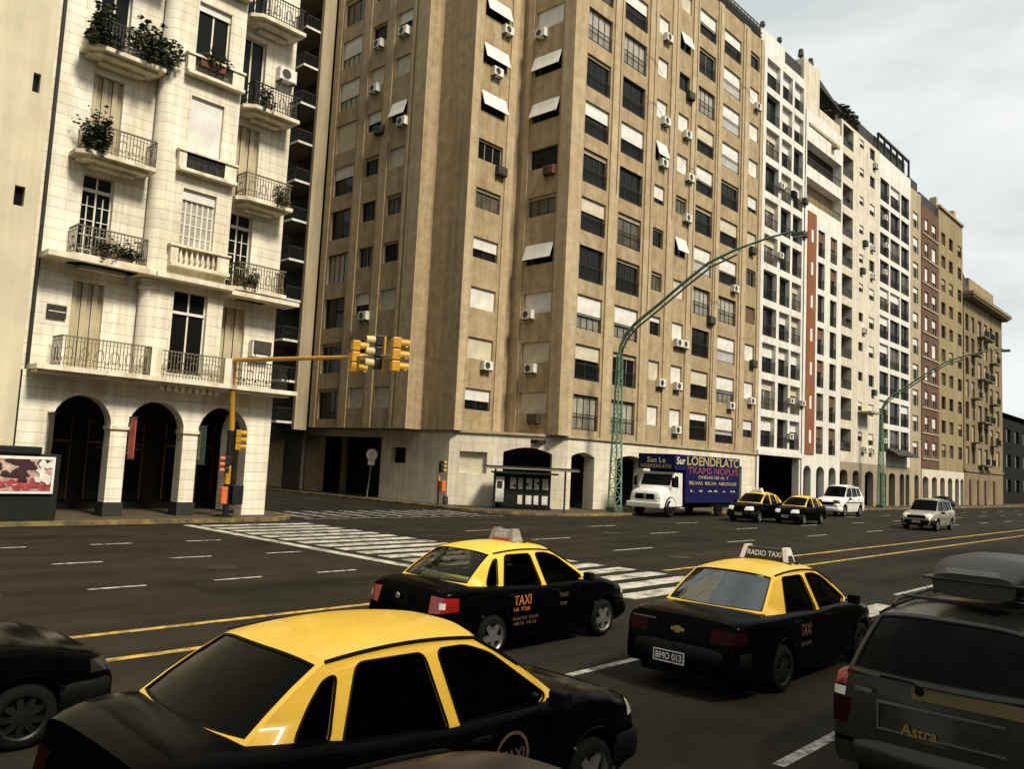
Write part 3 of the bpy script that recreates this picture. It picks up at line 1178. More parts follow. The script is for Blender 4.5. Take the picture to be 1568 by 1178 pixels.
for i, z in enumerate(FL):
    sL, sM, sR = styl[i]
    door_set(T, 9.86, 29.75, z+0.05, 1.04, 3.0, sL)
    door_set(T, BX1+0.14, 29.75, z+0.05, 1.14, 3.07, sR)
    if i == 0:
        window(T, 13.08, 29.15, z+0.2, 0, 1.3, 3.1, 'plain', 'frame_white', 'pane_dark', 'shutter_white', 0.0, (2, 1), 0.26, 'french_door')
        g = MB()
        g.box(13.1, 14.36, 29.27, 29.32, z+2.42, z+2.52)
        g.build('transom', 'frame_white', T)
    elif sM == 'grid':
        d = window(T, 13.08, 29.15, z+1.12, 0, 1.3, 2.18, 'plain', 'frame_white', 'pane_curtain', 'shutter_white', 0.16, (6, 5), 0.26)
    elif sM == 'roller':
        d = window(T, 13.08, 29.15, z+1.12, 0, 1.3, 2.18, 'plain', 'frame_white', 'pane_dark', 'shutter_white', 0.98, (2, 1), 0.26)
    else:
        d = window(T, 13.08, 29.15, z+1.12, 0, 1.3, 2.18, 'plain', 'frame_white', 'pane_dark', 'shutter_white', 0.12, (2, 1), 0.26)
    # balconies
    if i > 0:
        zb = z+0.0
        yb = 28.78
        for (x0, x1, yw) in ((9.3, 11.92, 29.74), (15.12, 17.45, 29.74)):
            s_ = MB()
            c_ = 0.35
            s_.prism([(x0+c_, yb), (x1-0.02, yb), (x1, yb+0.02), (x1, yw), (x0, yw), (x0, yb+c_)], zb-0.12, zb+0.02)
            s_.prism([(x0+c_+0.12, yb+0.22), (x1-0.2, yb+0.22), (x1-0.2, yw), (x0+0.2, yw), (x0+0.2, yb+c_+0.2)], zb-0.24, zb-0.12)
            s_.prism([(x0+c_+0.3, yb+0.6), (x1-0.5, yb+0.6), (x1-0.5, yw), (x0+0.6, yw), (x0+0.6, yb+c_+0.5)], zb-0.36, zb-0.24)
            sb = s_.build('balcony', 'cream_plain', T)
            sb['_off'] = T['_off']
            railing(sb, x0+0.25, x1-0.06, yb+0.08, zb+0.02, 0.95, 0.8, 'iron_pale' if i in (1, 2) else 'iron')
        # middle bay parapet
        s_ = MB()
        s_.box(12.72, 14.98, 28.80, 29.14, zb+0.28, zb+0.40)
        s_.box(12.72, 13.0, 28.92, 29.14, zb+0.40, zb+1.02).box(14.5, 14.98, 28.92, 29.14, zb+0.40, zb+1.02)
        s_.box(12.66, 15.02, 28.86, 29.14, zb+1.02, zb+1.10)
        sb = s_.build('parapet', 'cream_plain', T)
        sb['_off'] = T['_off']
        if i == 1:
            g = MB()
            for k in range(7):
                g.lathe([(0.05, 0), (0.05, 0.06), (0.03, 0.1), (0.075, 0.24), (0.04, 0.42), (0.03, 0.5), (0.05, 0.56), (0.05, 0.62)], 10, 'z', (13.12+k*0.21, 29.0, zb+0.40))
            g.build('baluster', 'cream_plain', sb, smooth=40)
        else:
            railing(sb, 13.0, 14.5, 28.95, zb+0.40, 0.62, 0, 'iron')
            g = MB()
            g.box(13.0, 14.5, 28.98, 29.0, zb+0.45, zb+1.0)
            if i == 2:
                g.build('screen', 'iron', sb)
# first-floor balcony behind the cornice: railings and piers
for x0, x1 in ((12.25, 12.62), (15.0, 15.36)):
    s_ = MB()
    s_.box(x0, x1, 28.62, 28.95, 5.06, 6.03)
    s_.build('balcony_pier', 'cream_plain', T)
pr = T
railing(pr, 9.35, 12.25, 28.68, 5.06, 1.0, 0.85, 'iron_pale')
railing(pr, 12.62, 15.0, 28.68, 5.06, 0.95, 0, 'iron_pale')
railing(pr, 15.36, 17.75, 28.68, 5.06, 0.95, 0.8, 'iron')
# little things on the wall
b = MB()
b.box(9.12, 9.72, 29.66, 29.74, 6.72, 7.16)
b.build('wall_vent', 'frame_dark', T)
b = MB()
b.box(9.16, 9.68, 29.64, 29.66, 6.92, 6.95)
b.build('vent_bar', 'cream_plain', T)
b = MB()
b.tube([(8.72, 29.68, 0.2), (8.68, 29.68, ZT)], 0.06, 8)
b.build('drain_pipe', 'frame_dark', T)
ac(T, 16.75, 29.75, 17.9, 0)
ac(T, 16.55, 29.75, 6.45, 0, 'ac_dark')
b = MB()
b.box(16.5, 17.35, 29.42, 29.74, 6.35, 6.95)
b.build('wall_box', 'ac_white', T)

plant((9.85, 28.98, 12.44), 'spiky dark plant leaning over the left balcony above the white glazed door', (0.46, 0.30, 0.46), 420, 0.17, spiky=True)
plant((10.75, 29.0, 8.88), 'pink flowering box plant on the lowest left iron balcony', (0.85, 0.25, 0.26), 360, 0.12, True, 1.3)
plant((9.75, 29.0, 16.14), 'bushy dark plant at the left end of the topmost left balcony', (0.52, 0.32, 0.62), 520, 0.17)
plant((11.5, 29.0, 16.14), 'big dark bush hanging over the right end of the topmost left balcony', (0.78, 0.42, 0.66), 800, 0.17)
plant((15.75, 29.0, 8.88), 'low leafy planter on the lowest right balcony beside the corner', (0.5, 0.22, 0.24), 220, 0.12, False, 0.8)
plant((16.95, 29.0, 12.44), 'small potted shrub at the outer end of the middle right balcony', (0.25, 0.2, 0.26), 120, 0.12, False, 0.35)
plant((16.0, 29.0, 16.14), 'round shrub on the right balcony beside the air conditioner', (0.3, 0.22, 0.3), 160, 0.12, False, 0.4)
plant((13.7, 29.02, 16.86), 'dark leafy window box on the middle bay parapet near the top', (0.62, 0.2, 0.24), 240, 0.12, False, 1.0)


def banner(x, z0, z1, m_, lm, label, n):
    t = thing('hanging_banner', label, 'sign', (x, 29.5, z0))
    p = MB()
    p.box(x-0.02, x+0.02, 28.98, 29.40, z0+0.08, z1-0.05)
    p.build('panel', m_, t)
    for za, zb_ in ((z1-0.05, z1+0.02), (z0+0.02, z0+0.08)):
        p = MB()
        p.box(x-0.035, x+0.035, 28.94, 29.52, za, zb_)
        p.build('bracket', 'iron', t)
    p = MB()
    glyphs(p, frame_at(x-0.022, 29.28, z0+0.2, -90) @ Matrix.Rotation(R(-90), 4, 'Y'), z1-z0-0.4, 0.2, n, int(z0*100)+n, txt='BANCOEAR'[:n])
    p.build('lettering', lm, t)


banner(12.08, 2.1, 3.6, 'sign_red', 'letter_pink', 'narrow red banner with pink lettering between the first two arches', 7)
banner(9.45, 2.05, 3.55, 'sign_dark', 'letter_pale', 'narrow black banner with pale lettering left of the first arch', 8)
banner(14.66, 2.0, 3.45, 'sign_green', 'letter_pale', 'narrow dark green banner left of the third arch', 7)

# plain neighbour on the far left
T = thing('plain_apartment_block', 'plain cream blank-sided block with two slit windows at the left edge', 'building', (2, 29.4, 0))
b = MB()
facade(b, -16, 29.35, 0, 24.45, 0, 40, [(23.9, 24.12, 13.95, 14.6), (23.72, 24.02, 10.1, 10.75), (4, 20, 0.13, 3.6)], 0.25)  # unseen top raised like the corner house to block sky light
b.q((8.45, 29.35, 0), (8.45, 60, 0), (8.45, 60, 40), (8.45, 29.35, 40))
b.q((-16, 29.35, 40), (8.45, 29.35, 40), (8.45, 60, 40), (-16, 60, 40))
b.q((-16, 29.35, 0), (-16, 60, 0), (-16, 60, 40), (-16, 29.35, 40))
b.build('wall', 'cream_soft', T)
for bx_ in ((7.9, 8.12, 13.95, 14.6), (7.72, 8.02, 10.1, 10.75), (-12, 4, 0.13, 3.6)):
    b = MB()
    b.box(bx_[0], bx_[1], 29.55, 29.59, bx_[2], bx_[3])
    b.build('window', 'pane_dark', T)

# ------------------------------------------------------------------ brown corner tower block
T = thing('brown_tower_block', 'tall brown tiled corner block with rows of shuttered windows over a pale base', 'building', (36, 36, 0))
ROW = [6.95+3.03*k for k in range(11)]          # window heads, floor by floor
ZB, ZTOP = 4.4, 38.9
YA = 34.5
XBF = 36.62
# -- avenue front
cols = [(37.95, 40.42, 2.12), (41.75, 44.36, 2.12), (45.78, 47.08, 1.30), (48.55, 49.98, 1.30), (51.2, 53.65, 2.0), (54.9, 57.65, 2.0), (59.25, 60.85, 1.35)]
ops = []
for z in ROW:
    for x0, x1, h in cols:
        ops.append((x0-XBF, x1-XBF, z-h, z))
b = MB()
facade(b, XBF, 30.3, 0, 61.42-XBF, ZB, ZTOP, ops, 0.30)
opsA = [(33.1-32.3, 35.22-32.3, z-1.27, z) for z in ROW]
facade(b, 32.3, YA, 0, XBF-32.3, ZB, ZTOP, opsA, 0.28)
opsB = [(YA-33.45, YA-31.25, z-1.27, z) for z in ROW]
facade(b, XBF, YA, -90, YA-30.3, ZB, ZTOP, opsB, 0.28)
b.build('wall', 'taupe_tile', T)
b = MB()
facade(b, 32.3, 37.35, -90, 37.35-YA, ZB, ZTOP, [], 0.2)
b.q((31.2, 37.35, ZB), (32.3, 37.35, ZB), (32.3, 37.35, ZTOP), (31.2, 37.35, ZTOP))
opsC = []
YL0 = 47.4
ccols = [(39.15, 40.6, 1.3), (41.75, 43.2, 1.3), (44.4, 46.6, 2.0)]
for z in ROW:
    for y0, y1, h in ccols:
        opsC.append((YL0-y1, YL0-y0, z-h, z))
facade(b, 31.2, YL0, -90, YL0-37.35, ZB, ZTOP, opsC, 0.30)
b.q((31.2, 37.35, ZB), (32.5, 37.35, ZB), (32.5, YL0, ZB), (31.2, YL0, ZB))
b.q((31.2, YL0, ZB), (31.2, YL0, ZTOP), (32.6, YL0, ZTOP), (32.6, YL0, ZB))
b.build('wing_wall', 'taupe_tile', T)
b = MB()
b.q((61.42, 30.3, 0), (61.42, 70, 0), (61.42, 70, ZTOP), (61.42, 30.3, ZTOP))
b.q((32.6, 60, 0), (32.6, YL0, 0), (32.6, YL0, ZTOP), (32.6, 60, ZTOP))
b.add([(32.3, YA, ZTOP), (XBF, YA, ZTOP), (XBF, 30.3, ZTOP), (61.42, 30.3, ZTOP), (61.42, 60, ZTOP), (31.2, 60, ZTOP), (31.2, 37.35, ZTOP), (32.3, 37.35, ZTOP)], [tuple(range(8))])
b.q((31.2, 60, 0), (61.4, 60, 0), (61.4, 60, ZTOP), (31.2, 60, ZTOP))
b.build('back_wall', 'taupe_tile', T)
# slightly proud vertical piers between the window bands
for x0, x1 in ((36.55, 37.72), (40.62, 41.52), (44.6, 45.5), (47.4, 48.25), (50.2, 51.0), (53.85, 54.65), (57.9, 58.95), (61.02, 61.44)):
    b = MB()
    b.box(x0, x1, 30.20, 30.299, ZB, ZTOP)
    b.build('pier', 'taupe_pier', T)
for x0, x1 in ((32.3, 32.88), (35.45, 36.1)):
    b = MB()
    b.box(x0, x1, YA-0.08, YA-0.001, ZB, ZTOP)
    b.build('pier', 'taupe_pier', T)
for y0, y1 in ((33.62, 34.1), (30.31, 31.05)):
    b = MB()
    b.box(XBF-0.08, XBF-0.001, y0, y1, ZB, ZTOP)
    b.build('pier', 'taupe_pier', T)
for y0, y1 in ((37.36, 38.5), (38.75, 38.98), (40.8, 41.5), (43.4, 44.15), (46.8, 47.38)):
    b = MB()
    b.box(31.12, 31.199, y0, y1, ZB, ZTOP)
    b.build('pier', 'taupe_pier', T)
# -- pale stone base
b = MB()
c45 = math.degrees(math.atan2(-4.65, 5.16))
ch = 6.946
hole = [(0.62, 1.98), (2.22, 1.98), (2.22, 3.22), (0.62, 3.22)]
ar1 = [(3.15, 0.13), (6.02, 0.13), (6.02, 3.3)]+[(6.02-2.87*k/10, 3.3+0.32*math.sin(PI*k/10)) for k in range(1, 10)]+[(3.15, 3.3)]
arcade_panel(b, 32.5, 34.95, c45, ch, 0.13, ZB, [hole, ar1], 0.7)
# avenue arches of the base
lo = []
for x0, x1 in ((38.0, 40.25), (42.6, 45.6), (47.2, 50.2), (51.8, 54.8), (56.2, 59.2)):
    a, c = x0-37.66, x1-37.66
    lo.append([(a, 0.13), (c, 0.13), (c, 3.25)]+[(c-(c-a)*k/10, 3.25+0.25*math.sin(PI*k/10)) for k in range(1, 10)]+[(a, 3.25)])
arcade_panel(b, 37.66, 30.3, 0, 61.42-37.66, 0.13, ZB, lo, 0.8)
# side street base wall
sq = [(50-40.2, 2.35), (50-38.8, 2.35), (50-38.8, 3.3), (50-40.2, 3.3)]
vd = [(50-49.8, 0.13), (50-41.2, 0.13), (50-41.2, 3.9), (50-49.8, 3.9)]
arcade_panel(b, 32.5, 50, -90, 50-34.95, 0.13, ZB, [sq, vd], 0.5)
b.build('base_wall', 'base_stone', T)
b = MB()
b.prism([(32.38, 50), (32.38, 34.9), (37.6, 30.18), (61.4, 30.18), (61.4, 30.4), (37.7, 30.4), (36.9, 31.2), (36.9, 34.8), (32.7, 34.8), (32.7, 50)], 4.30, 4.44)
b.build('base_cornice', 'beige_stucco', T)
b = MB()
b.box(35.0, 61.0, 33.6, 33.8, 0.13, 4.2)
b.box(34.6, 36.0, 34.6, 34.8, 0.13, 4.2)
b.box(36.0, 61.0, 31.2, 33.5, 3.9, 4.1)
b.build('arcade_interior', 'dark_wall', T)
b = MB()
M = frame_at(32.5, 34.95, 0, c45)
b.obox(M, 0.6, 2.24, 0.28, 0.32, 1.95, 3.25)
b.build('roller_door', 'shutter_cream', T)
b = MB()
b.box(32.85, 32.9, 38.8, 40.2, 2.35, 3.3)
b.build('square_window', 'pane_dark', T)
b = MB()
b.box(33.9, 34.0, 40.8, 49.9, 0.13, 4.2)
b.box(32.9, 34.0, 40.9, 41.0, 0.13, 4.2)
b.build('garage_interior', 'dark_void', T)
b = MB()
b.box(33.0, 33.2, 45.6, 46.1, 0.13, 3.9)
b.build('garage_post', 'concrete_shade', T)

r2 = random.Random(4)


def tower_win(x, y, z, deg, w_, h_, kind, nm='window'):
    kw = dict(frame='frame_dark', pane='pane_dark', shutter='shutter_white', sh=0.0, mull=(2, 1), reveal=0.28)
    k = 'plain'
    if kind == 'white':
        kw.update(sh=0.97)
    elif kind == 'cream':
        kw.update(sh=0.97, shutter='shutter_cream')
    elif kind == 'half':
        kw.update(sh=r2.choice((0.38, 0.52, 0.52, 0.66)))
    elif kind == 'halfc':
        kw.update(sh=r2.choice((0.4, 0.5, 0.62)), shutter='shutter_cream')
    elif kind == 'top':
        kw.update(sh=0.25)
    elif kind == 'awn':
        k = 'awning'
    elif kind == 'dark':
        kw.update(mull=r2.choice(((3, 1), (2, 1), (4, 1))), frame=r2.choice(('frame_dark', 'frame_dark', 'frame_grey')), sh=r2.choice((0.0, 0.07, 0.12)), shutter='shutter_tan')
    elif kind == 'dull':
        kw.update(pane='pane_dull', mull=(3, 1), sh=0.12, shutter='shutter_tan')
    elif kind == 'curt':
        kw.update(pane='pane_curtain', mull=(4, 1))
    elif kind == 'rust':
        kw.update(sh=0.97, shutter='shutter_brown')
    elif kind == 'twhite':           # shutter down, pale glass rail below
        kw.update(sh=0.58, pane='pane_curtain', mull=(4, 1))
    if nm == 'balcony_window':
        k = 'rail' if k == 'plain' else k
    return window(T, x, y, z, deg, w_, h_, k, name=nm, **kw)


A_k = ['half', 'cream', 'white', 'half', 'dull', 'dark', 'awn', 'awn', 'awn', 'white', 'half']
B_k = ['cream', 'cream', 'white', 'awn', 'dull', 'dark', 'awn', 'awn', 'white', 'white', 'half']
for i, z in enumerate(ROW):
    tower_win(33.1, YA, z-1.27, 0, 2.12, 1.27, A_k[i])
    tower_win(XBF, 33.45, z-1.27, -90, 2.2, 1.27, B_k[i])
for i, u, c_ in ((8, 1.45, 'ac_white'), (7, 0.7, 'ac_white'), (5, 1.5, 'ac_dark'), (1, 1.1, 'ac_white'), (9, 1.6, 'ac_white')):
    ac(T, 33.1+u, YA, ROW[i]-1.27-0.6, 0, c_)
for i, u, c_ in ((8, 0.2, 'ac_white'), (5, 1.35, 'ac_brown'), (2, 0.2, 'ac_white'), (1, 0.6, 'ac_white'), (0, 1.0, 'ac_dark')):
    ac(T, XBF, 33.45-u, ROW[i]-1.27-(0.62 if i != 2 else 0.35), -90, c_)
big = {0: ['curt', 'halfc', 'twhite', 'dark', 'halfc', 'dark', 'half', 'dark', 'curt', 'dull', 'dark'],
       1: ['curt', 'dark', 'twhite', 'dark', 'dull', 'dark', 'half', 'dark', 'curt', 'half', 'dark'],
       4: ['top', 'halfc', 'dark', 'curt', 'white', 'dark', 'half', 'halfc', 'curt', 'dark', 'half'],
       5: ['half', 'twhite', 'white', 'curt', 'half', 'halfc', 'dark', 'white', 'white', 'white', 'half']}
small = {2: ['white', 'cream', 'top', 'dull', 'dark', 'half', 'awn', 'white', 'white', 'white', 'half'],
         3: ['white', 'white', 'white', 'cream', 'awn', 'dull', 'white', 'white', 'dark', 'awn', 'cream'],
         6: ['half', 'white', 'white', 'rust', 'dark', 'cream', 'half', 'white', 'white', 'white', 'dark']}
for i, z in enumerate(ROW):
    for ci, (x0, x1, h) in enumerate(cols):
        if ci in big:
            tower_win(x0, 30.3, z-h, 0, x1-x0, h, big[ci][i], 'balcony_window')
        else:
            tower_win(x0, 30.3, z-h, 0, x1-x0, h, small[ci][i])
for i, ci, u, c_ in ((1, 2, 0.9, 'ac_white'), (1, 3, 0.3, 'ac_white'), (2, 3, 0.2, 'ac_white'), (2, 3, 1.0, 'ac_white'), (0, 3, 0.3, 'ac_white'),
                     (7, 2, 0.5, 'ac_white'), (9, 2, 0.5, 'ac_white'), (6, 3, 1.1, 'ac_white'), (8, 3, 0.9, 'ac_dark'), (5, 3, 0.9, 'ac_white'),
                     (3, 4, 2.0, 'ac_dark'), (7, 3, 0.6, 'ac_white'), (1, 5, 1.6, 'ac_white'), (4, 5, 1.8, 'ac_white'), (9, 6, 0.6, 'ac_white'), (2, 6, 0.8, 'ac_dark'), (1, 6, 0.6, 'ac_white'), (6, 2, 0.4, 'ac_white'), (5, 6, 0.3, 'ac_dark')):
    x0, x1, h = cols[ci]
    ac(T, x0+u, 30.3, ROW[i]-h-0.42, 0, c_)
Ck = {0: ['cream', 'cream', 'cream', 'dark', 'dull', 'cream', 'awn', 'cream', 'half', 'dark', 'half'],
      1: ['cream', 'dark', 'half', 'dark', 'dark', 'dark', 'half', 'cream', 'dark', 'half', 'half'],
      2: ['dark', 'dark', 'dark', 'curt', 'dark', 'half', 'cream', 'twhite', 'twhite', 'dull', 'dull']}
for i, z in enumerate(ROW):
    for ci, (y0, y1, h) in enumerate(ccols):
        tower_win(31.2, y1, z-h, -90, y1-y0, h, Ck[ci][i], 'window' if ci < 2 else 'wing_window')
for i, ci, u, c_ in ((6, 0, 0.9, 'ac_white'), (6, 1, 1.2, 'ac_dark'), (8, 0, 0.5, 'ac_white'), (8, 1, 0.5, 'ac_white'), (2, 1, 0.9, 'ac_white'), (7, 1, 0.4, 'ac_white'), (9, 0, 0.5, 'ac_white')):
    y0, y1, h = ccols[ci]
    ac(T, 31.2, y1-u, ROW[i]-h-0.5, -90, c_)
# loose cables and pipes down the fronts
rc = random.Random(8)
for x in (41.3, 45.2, 50.75, 54.05, 58.2, 47.9):
    b = MB()
    pts = [(x+0.02*rc.uniform(-1, 1), 30.17, ZTOP-0.3-k*(ZTOP-ZB-2)/14) for k in range(rc.choice((9, 12, 15)))]
    b.tube(pts, 0.018, 5)
    b.build('facade_cable', 'iron', T)
for i, x in ((8, 44.9), (7, 45.3), (6, 50.5), (3, 54.4), (9, 58.3)):
    b = MB()
    z = ROW[i]
    b.tube([(x-1.6, 30.15, z-0.4), (x-0.8, 30.1, z-0.75), (x, 30.15, z-0.6), (x+1.2, 30.15, z-1.3)], 0.016, 5)
    b.build('facade_cable', 'iron', T)
# dark glazed penthouse along the roof edge
b = MB()
b.box(44.5, 61.3, 30.62, 40, ZTOP, ZTOP+1.35)
b.build('penthouse', 'slate_roof', T)
b = MB()
for k in range(28):
    x = 46+k*0.55
    b.box(x, x+0.05, 30.36, 30.41, ZTOP, ZTOP+1.25)
for z in (0.3, 0.65, 1.2):
    b.box(46, 61.3, 30.35, 30.42, ZTOP+z, ZTOP+z+0.06)
b.build('roof_railing', 'iron', T)
b = MB()
b.box(47, 61.0, 30.5, 30.55, ZTOP+0.05, ZTOP+1.0)
b.build('roof_screen', 'frame_dark', T)
# stone bollard at the chamfer and letter tile
b = MB()
b.lathe([(0.16, 0.13), (0.16, 0.55), (0.12, 0.62), (0.0, 0.64)], 12, 'z', (32.1, 34.6, 0))
o = b.build('kerb_stone_post', 'sign_dark', smooth=40)
tag(o, 'short dark stone post at the pale corner of the brown block', 'bollard')

# ------------------------------------------------------------------ side-street building with stacked balconies
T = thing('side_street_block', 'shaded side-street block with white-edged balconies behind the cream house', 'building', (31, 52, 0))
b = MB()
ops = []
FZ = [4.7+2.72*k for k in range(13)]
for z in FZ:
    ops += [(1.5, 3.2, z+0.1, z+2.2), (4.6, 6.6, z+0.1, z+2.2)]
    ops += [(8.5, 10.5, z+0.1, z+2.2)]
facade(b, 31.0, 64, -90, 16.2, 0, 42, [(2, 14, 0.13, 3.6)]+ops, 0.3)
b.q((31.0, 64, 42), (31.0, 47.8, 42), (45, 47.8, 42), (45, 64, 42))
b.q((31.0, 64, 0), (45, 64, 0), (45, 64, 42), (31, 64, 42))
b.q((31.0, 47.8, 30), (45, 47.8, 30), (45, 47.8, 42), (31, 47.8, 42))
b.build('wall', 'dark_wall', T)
b = MB()
b.box(30.05, 31.0, 47.45, 47.75, 4.2, 42)
b.build('fin_wall', 'beige_stucco', T)
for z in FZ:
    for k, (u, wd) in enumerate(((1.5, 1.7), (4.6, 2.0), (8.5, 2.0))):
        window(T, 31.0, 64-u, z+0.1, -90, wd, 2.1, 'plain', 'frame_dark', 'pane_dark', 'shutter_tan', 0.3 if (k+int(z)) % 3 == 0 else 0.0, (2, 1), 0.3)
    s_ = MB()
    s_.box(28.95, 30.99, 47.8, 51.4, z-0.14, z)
    sb = s_.build('balcony', 'concrete_shade', T)  # slab concrete coloured dark to paint in the shade beneath each balcony
    sb['_off'] = T['_off']
    g = MB()
    g.box(29.0, 29.06, 47.9, 51.35, z+0.84, z+0.90)
    g.box(29.0, 30.9, 47.88, 47.94, z+0.84, z+0.90)
    for k in range(24):
        g.box(29.02, 29.04, 47.95+k*0.14, 47.97+k*0.14, z, z+0.84)
    for k in range(13):
        g.box(29.05+k*0.14, 29.07+k*0.14, 47.90, 47.92, z, z+0.84)
    g.build('railing', 'iron', sb)
    g = MB()
    g.box(28.92, 28.949, 47.77, 51.4, z-0.13, z+0.02)
    g.box(28.95, 31.0, 47.76, 47.79, z-0.13, z+0.02)
    g.build('fascia', 'white_stucco', sb)
    if rnd.random() < 0.6:
        g = MB()
        leaf_cloud(g, (29.5+rnd.random(), 48.3+rnd.random()*2, z+0.5), (0.35, 0.5, 0.45), 60, 0.2)
        g.build('climbing_plant', 'leaf', sb)
# block closing the street further back
T = thing('distant_street_block', 'dim grey block further down the narrow side street', 'building', (34, 90, 0))
b = MB()
ops = [(2+4.2*k, 4+4.2*k, 5+3*j, 7+3*j) for k in range(11) for j in range(8)]
facade(b, 31.4, 112, -90, 48, 0, 33, ops, 0.3)
b.q((31.4, 64, 0), (31.4, 64, 33), (50, 64, 33), (50, 64, 0))
b.q((31.4, 64, 33), (50, 64, 33), (50, 112, 33), (31.4, 112, 33))
b.build('wall', 'grey_stone', T)
b = MB()
for k in range(11):
    for j in range(8):
        b.q((31.65, 110-4.2*k, 5+3*j), (31.65, 108-4.2*k, 5+3*j), (31.65, 108-4.2*k, 7+3*j), (31.65, 110-4.2*k, 7+3*j))
tag(b.build('window', 'pane_dark', T), kind='stuff')

# ------------------------------------------------------------------ row of tall blocks along the avenue


def closed(b, x0, x1, z0, z1, y0=30.3, y1=58):
    b.q((x0, y0, z0), (x0, y1, z0), (x0, y1, z1), (x0, y0, z1))
    b.q((x1, y0, z0), (x1, y1, z0), (x1, y1, z1), (x1, y0, z1))
    b.q((x0, y1, z0), (x1, y1, z0), (x1, y1, z1), (x0, y1, z1))
    b.q((x0, y0, z1), (x1, y0, z1), (x1, y1, z1), (x0, y1, z1))


F = 3.03
Y0 = 30.3
rr = random.Random(21)
# white gridded block
T = thing('white_gridded_block', 'white gridded block with three bays of large windows over a dark recessed entrance', 'building', (66, 30.3, 0))
X0, X1 = 61.46, 69.75
C1 = [(62.0, 64.5), (65.0, 67.0), (67.4, 69.35)]
rows_ = [7.45+F*k for k in range(11)]
ops = [(a-X0, c-X0, z-2.45, z, 0.5) for z in rows_ for a, c in C1]
b = MB()
facade(b, X0, Y0-0.12, 0, X1-X0, 4.72, 38.6, ops, 0.5)
closed(b, X0, X1, 0, 38.6)
b.build('wall', 'white_stucco', T)
b = MB()
b.box(X0, X1, 30.05, 30.5, 4.35, 4.72)
for x in (61.5, 69.4):
    b.box(x, x+0.32, Y0-0.12, 30.8, 0.13, 4.35)
b.build('lintel', 'white_stucco', T)
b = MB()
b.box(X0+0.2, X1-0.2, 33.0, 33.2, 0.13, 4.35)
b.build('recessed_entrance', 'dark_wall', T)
b = MB()
for k in range(5):
    b.box(62.6+k*1.4, 63.6+k*1.4, 32.9, 32.97, 0.3, 3.4)
b.build('entrance_glass', 'pane_dark', T)
for z in rows_:
    for a, c in C1:
        r_ = rr.random()
        if r_ < 0.38:
            window(T, a, Y0-0.12, z-2.45, 0, c-a, 2.45, 'rail', 'frame_dark', 'pane_dark', 'shutter_white', rr.choice((0.35, 0.5, 0.42)), (2, 1), 0.5, 'balcony_window')
        elif r_ < 0.75:
            window(T, a, Y0-0.12, z-2.45, 0, c-a, 2.45, 'rail', 'frame_dark', 'pane_dark', 'shutter_white', 0.0, (3, 1), 0.5, 'balcony_window')
        else:
            window(T, a, Y0-0.12, z-2.45, 0, c-a, 2.45, 'rail', 'frame_white', 'pane_dull', 'shutter_cream', 0.3, (2, 1), 0.5, 'balcony_window')
for k in range(9):
    a, c = rr.choice(C1)
    ac(T, c-0.1, Y0-0.12, rr.choice(rows_)-1.6, 0, rr.choice(('ac_white', 'ac_dark')), 0.9)
b = MB()
b.box(X0+0.1, 66.2, 30.6, 36, 38.6, 40.4)
b.build('penthouse', 'white_stucco', T)
for x in (62.6, 65.9):
    b = MB()
    b.tube([(x, 31, 40.4), (x, 31, 41.0), (x, 31, 41.05), (x, 31, 41.4)], [0.12, 0.12, 0.25, 0.2], 8)
    b.build('chimney', 'slate_roof', T)
b = MB()
b.box(66.3, X1, 30.7, 34, 38.6, 40.3)
b.build('roof_hut', 'slate_roof', T)

# red striped block
T = thing('red_striped_block', 'white block with a rust-red vertical stripe and tall brown windows', 'building', (74, 30.3, 0))
X0, X1 = 69.75, 78.35
b = MB()
rows_ = [7.35+F*k for k in range(7)]
C2 = [(72.75, 74.3), (75.6, 77.2)]
ops = [(a-X0, c-X0, z-2.5, z, 0.35) for z in rows_ for a, c in C2]
ops += [(0.25, X1-X0-0.25, 27.5, 29.8, 0.9), (0.25, X1-X0-0.25, 30.9, 33.2, 0.9)]
facade(b, X0, Y0-0.2, 0, X1-X0, 4.5, 36.2, ops, 0.35)
lo = [arch_loop(a-X0, c-X0, 0.13, 3.2, 0.55, 8) for a, c in ((70.15, 71.75), (72.9, 74.7), (75.7, 77.4))]
arcade_panel(b, X0, Y0-0.2, 0, X1-X0, 0.13, 4.5, lo, 0.6)
closed(b, X0, X1, 0, 36.2)
b.build('wall', 'white_stucco', T)
b = MB()
b.box(70.3, 72.2, Y0-0.27, Y0-0.2, 4.75, 26.7)
st = b.build('stripe_panel', 'rust_panel', T)
st['_off'] = T['_off']
for k in range(7):
    b = MB()
    b.box(71.0, 71.45, Y0-0.30, Y0-0.271, 5.75+F*k, 6.9+F*k)
    b.build('slit_window', 'paper_white', st)
for z in rows_:
    for a, c in C2:
        window(T, a, Y0-0.2, z-2.5, 0, c-a, 2.5, 'rail', 'frame_wood', rr.choice(('pane_dark', 'pane_dark', 'pane_dull')), 'shutter_brown', rr.choice((0, 0, 0.4)), (2, 1), 0.35)
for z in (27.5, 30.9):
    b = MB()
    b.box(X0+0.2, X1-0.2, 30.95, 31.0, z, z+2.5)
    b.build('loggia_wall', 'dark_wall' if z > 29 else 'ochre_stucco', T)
b = MB()
for z in (27.5, 30.9):
    b.box(X0+0.3, X1-0.3, Y0-0.16, Y0-0.10, z+0.75, z+0.82)
    for k in range(24):
        b.box(X0+0.4+k*0.33, X0+0.43+k*0.33, Y0-0.15, Y0-0.12, z, z+0.75)
b.build('loggia_railing', 'iron', T)
b = MB()
b.box(X0, 73.3, 30.4, 35, 36.2, 41.0)
b.build('stair_tower', 'cream_stucco', T)
b = MB()
b.box(73.4, X1, 30.4, 30.55, 36.2, 37.4)
b.build('roof_parapet', 'cream_stucco', T)
